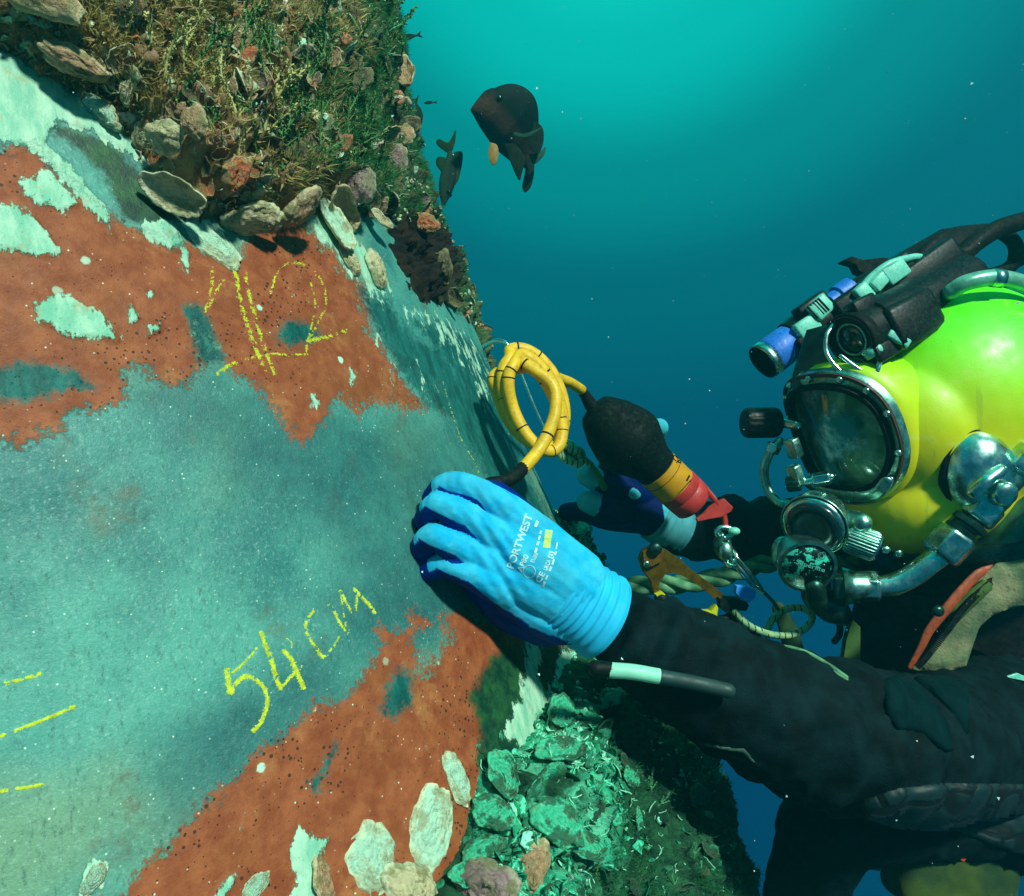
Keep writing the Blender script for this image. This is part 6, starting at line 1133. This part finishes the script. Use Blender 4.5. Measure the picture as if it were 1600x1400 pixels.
zp = catmull([P(1570, 892, 0.785), P(1540, 915, 0.783), P(1506, 950, 0.783), P(1480, 985, 0.785), P(1446, 1028, 0.789), P(1432, 1042, 0.791)], 20)
mb = MB()
for i in range(0, len(zp) - 1): u = unit(zp[min(i + 1, len(zp) - 1)] - zp[i]); w = unit(np.cross(u, [0, 1, 0])); mb.box(zp[i], (u, w, np.array([0, 1.0, 0])), (.0008, .0035, .0016), .2)
mb.build('zip_teeth', m_rubber, vest); pipe([P(1585, 880, 0.795), P(1600, 894, 0.787), P(1618, 900, 0.787)], .006, m_dsteel, 'buckle', vest)
sheet([(1478, 950), (1540, 905), (1560, 915), (1520, 950), (1490, 980)], lambda X, Y: vd_(X, Y) - .005, 'olive_lining', paint('olive_lining', lin(70, 100, 30), .8, var=.3), vest)
# lime bag hanging below the thigh, pale tail flap, orange tab
bag = thing('lime_bag', 'dim lime green cloth bag hanging under the diver\'s thigh with an orange tab', 'bag', P(1470, 1360, .98))
mb = MB(); mb.box(P(1490, 1348, .93), (unit([1, .1, -.28]), unit([.28, 0, 1]), np.array([0, 1.0, 0])), (.080, .060, .035), .55); v_, f_ = fuse(mb, .004, 10); v_ += unit(v_ - v_.mean(0)) * ((fbm(v_ * 18, 3, 171) - .5) * .016)[:, None]
t = NT('lime_cloth'); c = t.mix(t.ss(t.noise(14, 4), .4, .65), lin(66, 88, 14), lin(28, 60, 24)); t.p(Base_Color=c, Roughness=.8); t.bump(t.noise(400), .5, .001); new_mesh('bag_body', v_, f_, t.m, bag); mb = MB(); mb.box(P(1498, 1334, .885), (unit([1, 0, -.8]), unit([.8, 0, 1]), np.array([0, 1.0, 0])), (.009, .005, .004), .4); mb.build('orange_tab', paint('orange_tab', lin(230, 80, 20), .5), bag)
tag(flat([(1313, 1282), (1340, 1288), (1350, 1320), (1378, 1362), (1350, 1358), (1316, 1345), (1298, 1330), (1304, 1322), (1322, 1322)], .90, .004, 'loose_flap', paint('pale_flap', lin(30, 84, 78), .6, var=.2), None), 'pale pointed cloth flap hanging by the knee', 'flap')
tag(flat([(1572, 1058), (1610, 1066), (1610, 1060), (1590, 1052)], .80, .003, 'pale_tag', m_mint, None), 'small pale tag at the edge of the shoulder', 'tag')
tag(pipe([P(1312, 970, .88), P(1312, 990, .88), P(1304, 1002, .88)], .004, m_rubber, 'toggle', None), 'short black toggle dangling below the exhaust fitting', 'toggle')
# ---------------------------------------------------------------- fish
def sinterp(s, tab):
    return np.mean([np.interp(s + o, *zip(*tab)) for o in np.linspace(-.07, .07, 9) if 0 <= s + o <= 1])
def fish(name, label, cat, mouth, tail, dors, L, top, bot, thick, mats, group=None, finset=None, eye=(.22, .075, .036)):
    """mouth / tail: pixel+depth ends of the spine, dors: direction of the back"""
    A = unit(mouth - tail); B = unit(dors - (dors @ A) * A); N = np.cross(A, B); L = np.linalg.norm(mouth - tail); th = thing(name, label, cat, (mouth + tail) / 2, group); mb = MB(); V = []; n = 40; m = 32
    for i in range(n + 1):
        s = i / n; tp = sinterp(s, top) * L; bt = sinterp(s, bot) * L; w = np.interp(s, *zip(*thick)) * L; c = mouth - A * L * s + B * (tp - bt) / 2
        for k in range(m):
            a = 2 * math.pi * k / m; V.append(c + B * math.cos(a) * (tp + bt) / 2 + N * w * math.copysign(abs(math.sin(a)) ** .85, math.sin(a)))
    mb.add(V, [(i * m + k, i * m + (k + 1) % m, (i + 1) * m + (k + 1) % m, (i + 1) * m + k) for i in range(n) for k in range(m)] + [tuple(range(m))[::-1], tuple(n * m + k for k in range(m))])
    v_, f_ = fuse(mb, L / 90, 16); sh = ((v_ - (mouth + tail) / 2) @ B) / L; new_mesh('fish_body', v_, f_, mats[0], th, attrs={'back': np.clip((sh - np.median(sh) - .02) * 3 + .5, 0, 1)})
    def pt(s, b, nn=0): return mouth - A * L * s + B * L * b + N * L * nn
    for (nm, pts, mi) in finset or []:
        c = np.array([pt(*q) for q in pts]); nrm_ = unit(np.cross(c[1] - c[0], c[2] - c[0])) * L * .006; cm = catmull(np.vstack([c, c[:1]]), 4)[:-1]; q = MB(); q.prism(cm - nrm_, nrm_ * 2, L * .004); q.build(nm, mats[mi], th, auto=60)
    for s in (-1, 1): e = MB(); w = np.interp(eye[0], *zip(*thick)); e.ellipsoid(pt(eye[0], eye[1], s * w * .90), (N, A, B), (L * .022, L * eye[2], L * eye[2]), 18, 12); e.build('eye', mats[2], th)
    return th
def fishmat(name, back, belly):
    t = NT(name); c = t.mix(t.ss(t.math('ADD', t.attr('back'), t.math('MULTIPLY', t.math('SUBTRACT', t.noise(30, 4), .5), .5)), .25, .75), belly, back); d, _ = t.voro(190); c = t.mix(t.math('MULTIPLY', t.ss(d, .35, .6), .25), c, lin(10, 24, 20)); c = t.mix(t.math('MULTIPLY', t.ss(t.noise(150, 3), .70, .74), .6), c, lin(120, 140, 100)); t.p(Base_Color=c, Roughness=.75, Specular_IOR_Level=.15); t.bump(d, .3, .001); return t.m
fm1 = [fishmat('brown_fish_skin', lin(12, 32, 27), lin(84, 58, 42)), paint('dusky_fin', lin(22, 34, 22), .8, var=.3, spec=.1), paint('fish_eye', lin(6, 12, 12), .15), paint('amber_fin', lin(160, 116, 30), .6, var=.25), paint('clear_fin', lin(44, 84, 66), .7, spec=.1)]
top1 = [(0, .07), (.04, .26), (.12, .42), (.25, .54), (.41, .59), (.55, .57), (.70, .46), (.82, .33), (.92, .18), (1, .07)]; bot1 = [(0, .04), (.2, .10), (.5, .15), (.75, .13), (.9, .08), (1, .05)]; th1 = [(0, .02), (.06, .09), (.2, .16), (.45, .19), (.65, .14), (.85, .05), (1, .02)]
f1 = fish('large_fish', 'large dark brown fish with an amber breast fin nosing towards the growth', 'fish', P(738, 166, 1.62), P(828, 260, 1.74), np.array([.72, -.10, .69]), 1, top1, bot1, th1, fm1, 'fish around the pile', [], eye=(.16, .25, .042))
def pfin(th, nm, pts, d, mat, tk=.004):
    c = np.array([P(x, y, d) for x, y in pts]); cm = catmull(np.vstack([c, c[:1]]), 4)[:-1]; q = MB(); q.prism(cm, np.array([0, tk, 0]), .002); q.build(nm, mat, th, auto=60)
pfin(f1, 'tail_fin', [(822, 246), (834, 250), (834, 274), (829, 292), (820, 300), (816, 290), (820, 270)], 1.70, fm1[1]); pfin(f1, 'dorsal_fin', [(836, 188), (848, 200), (849, 222), (840, 240), (824, 222)], 1.64, fm1[1]); pfin(f1, 'anal_fin', [(788, 224), (799, 256), (811, 281), (816, 268), (820, 246), (806, 226)], 1.62, fm1[1]); pfin(f1, 'breast_fin', [(766, 222), (763, 240), (768, 256), (775, 254), (779, 238), (776, 226)], 1.56, fm1[3]); pfin(f1, 'rear_fin', [(826, 240), (842, 238), (853, 229), (849, 243), (834, 256)], 1.66, fm1[4]); pfin(f1, 'side_fin', [(802, 206), (820, 209), (846, 199), (838, 207), (822, 214), (806, 212)], 1.525, fm1[4], .003)
top2 = [(0, .015), (.1, .07), (.3, .14), (.5, .17), (.7, .14), (.88, .06), (1, .045)]; bot2 = [(0, .015), (.12, .08), (.35, .13), (.6, .12), (.8, .07), (1, .04)]; th2 = [(0, .01), (.15, .06), (.4, .08), (.7, .05), (1, .012)]
fm2 = [fishmat('dark_fish_skin', lin(12, 34, 30), lin(40, 62, 40)), paint('olive_fin', lin(30, 56, 20), .8, var=.3, spec=.1), fm1[2], fm1[3], fm1[4]]
fish('small_fish', 'slender dark fish hanging head down below the larger one', 'fish', P(693, 321, 1.7), P(703, 236, 1.72), np.array([1, -.1, .1]), 1, top2, bot2, th2, fm2, 'fish around the pile', [
    ('dorsal_fin', [(.30, .12, 0), (.5, .21, 0), (.85, .24, 0), (1.0, .20, 0), (.92, .05, 0), (.5, .1, 0)], 1), ('tail_fin', [(.97, .03, 0), (1.15, .07, 0), (1.40, .06, 0), (1.16, -.04, 0), (1.22, -.22, 0), (1.12, -.25, 0), (.97, -.05, 0)], 1), ('anal_fin', [(.6, -.1, 0), (.75, -.22, 0), (.88, -.2, 0), (.85, -.05, 0)], 1)])
FG = 'tiny fish at the outer edge of the growth'
for a in [(P(601, 29, 1.9), P(607, 14, 1.92), 'tiny dark fish pointing down near the top of the growth'), (P(622, 62, 1.9), P(652, 55, 1.9), 'tiny slim fish swimming level below the topmost one'), (P(662, 161, 1.9), P(679, 160, 1.9), 'tiniest slim fish level with the large fish eye'), (P(658, 196, 1.55), P(650, 160, 1.56), 'short dark fish clinging to the growth edge left of the large fish')]:
    fish('tiny_fish', a[2], 'fish', a[0], a[1], np.array([.9, -.1, .5]), 1, top2, bot2, th2, fm2, FG, [('tail_fin', [(.95, .03, 0), (1.25, .16, 0), (1.15, 0, 0), (1.25, -.16, 0), (.95, -.03, 0)], 1)])

# ---------------------------------------------------------------- drifting specks in the water
n = 1500; d_ = rng.uniform(.35, 3.2, n) ** 1.0; X = rng.uniform(-50, 1650, n); Y = rng.uniform(-50, 1450, n); c_ = np.stack([(X - 800) / F * d_, d_, -(Y - 700) / F * d_], 1)
# keep them out of the solid pile
w = c_ - CC; hh_ = w @ AX; w = w - hh_[:, None] * AX; c_ = c_[np.linalg.norm(w, axis=1) > R0 + .09]; n = len(c_); r_ = rng.lognormal(-.3, .45, n) * .00042; T = np.array([[1, 1, 1], [1, -1, -1], [-1, 1, -1], [-1, -1, 1]], float)
V = []
for k in range(n): V.append(c_[k] + r_[k] * (T * rng.uniform(.4, 1.4, (4, 3))) @ np.linalg.qr(rng.normal(size=(3, 3)))[0])
V = np.vstack(V); Fc = (np.arange(n)[:, None, None] * 4 + np.array([[0, 1, 2], [0, 3, 1], [0, 2, 3], [1, 3, 2]])[None]).reshape(-1, 3)
tag(new_mesh('drifting_specks', V, Fc, paint('speck', lin(220, 245, 235), .8), None, False), 'fine pale specks drifting in the water', None, None, 'stuff')

# ---------------------------------------------------------------- the water itself
if HAZE > 0:
    bm = bmesh.new(); bmesh.ops.create_cube(bm, size=1.0); me = bpy.data.meshes.new('haze'); 
    for v in bm.verts: v.co = Vector((v.co.x * 9, v.co.y * 9 + 2.0, v.co.z * 9))
    bm.to_mesh(me); bm.free(); hz = bpy.data.objects.new('haze', me); C.objects.link(hz); hz['kind'] = 'stuff'; hz['label'] = 'blue green sea water around the diver'
    m = bpy.data.materials.new('sea_water'); m.use_nodes = True; nt = m.node_tree; nt.nodes.clear(); o = nt.nodes.new('ShaderNodeOutputMaterial'); v = nt.nodes.new('ShaderNodeVolumePrincipled'); v.inputs['Color'].default_value = (.02, .42, .50, 1); v.inputs['Density'].default_value = HAZE; v.inputs['Anisotropy'].default_value = .3
    nt.links.new(v.outputs[0], o.inputs['Volume']); me.materials.append(m)
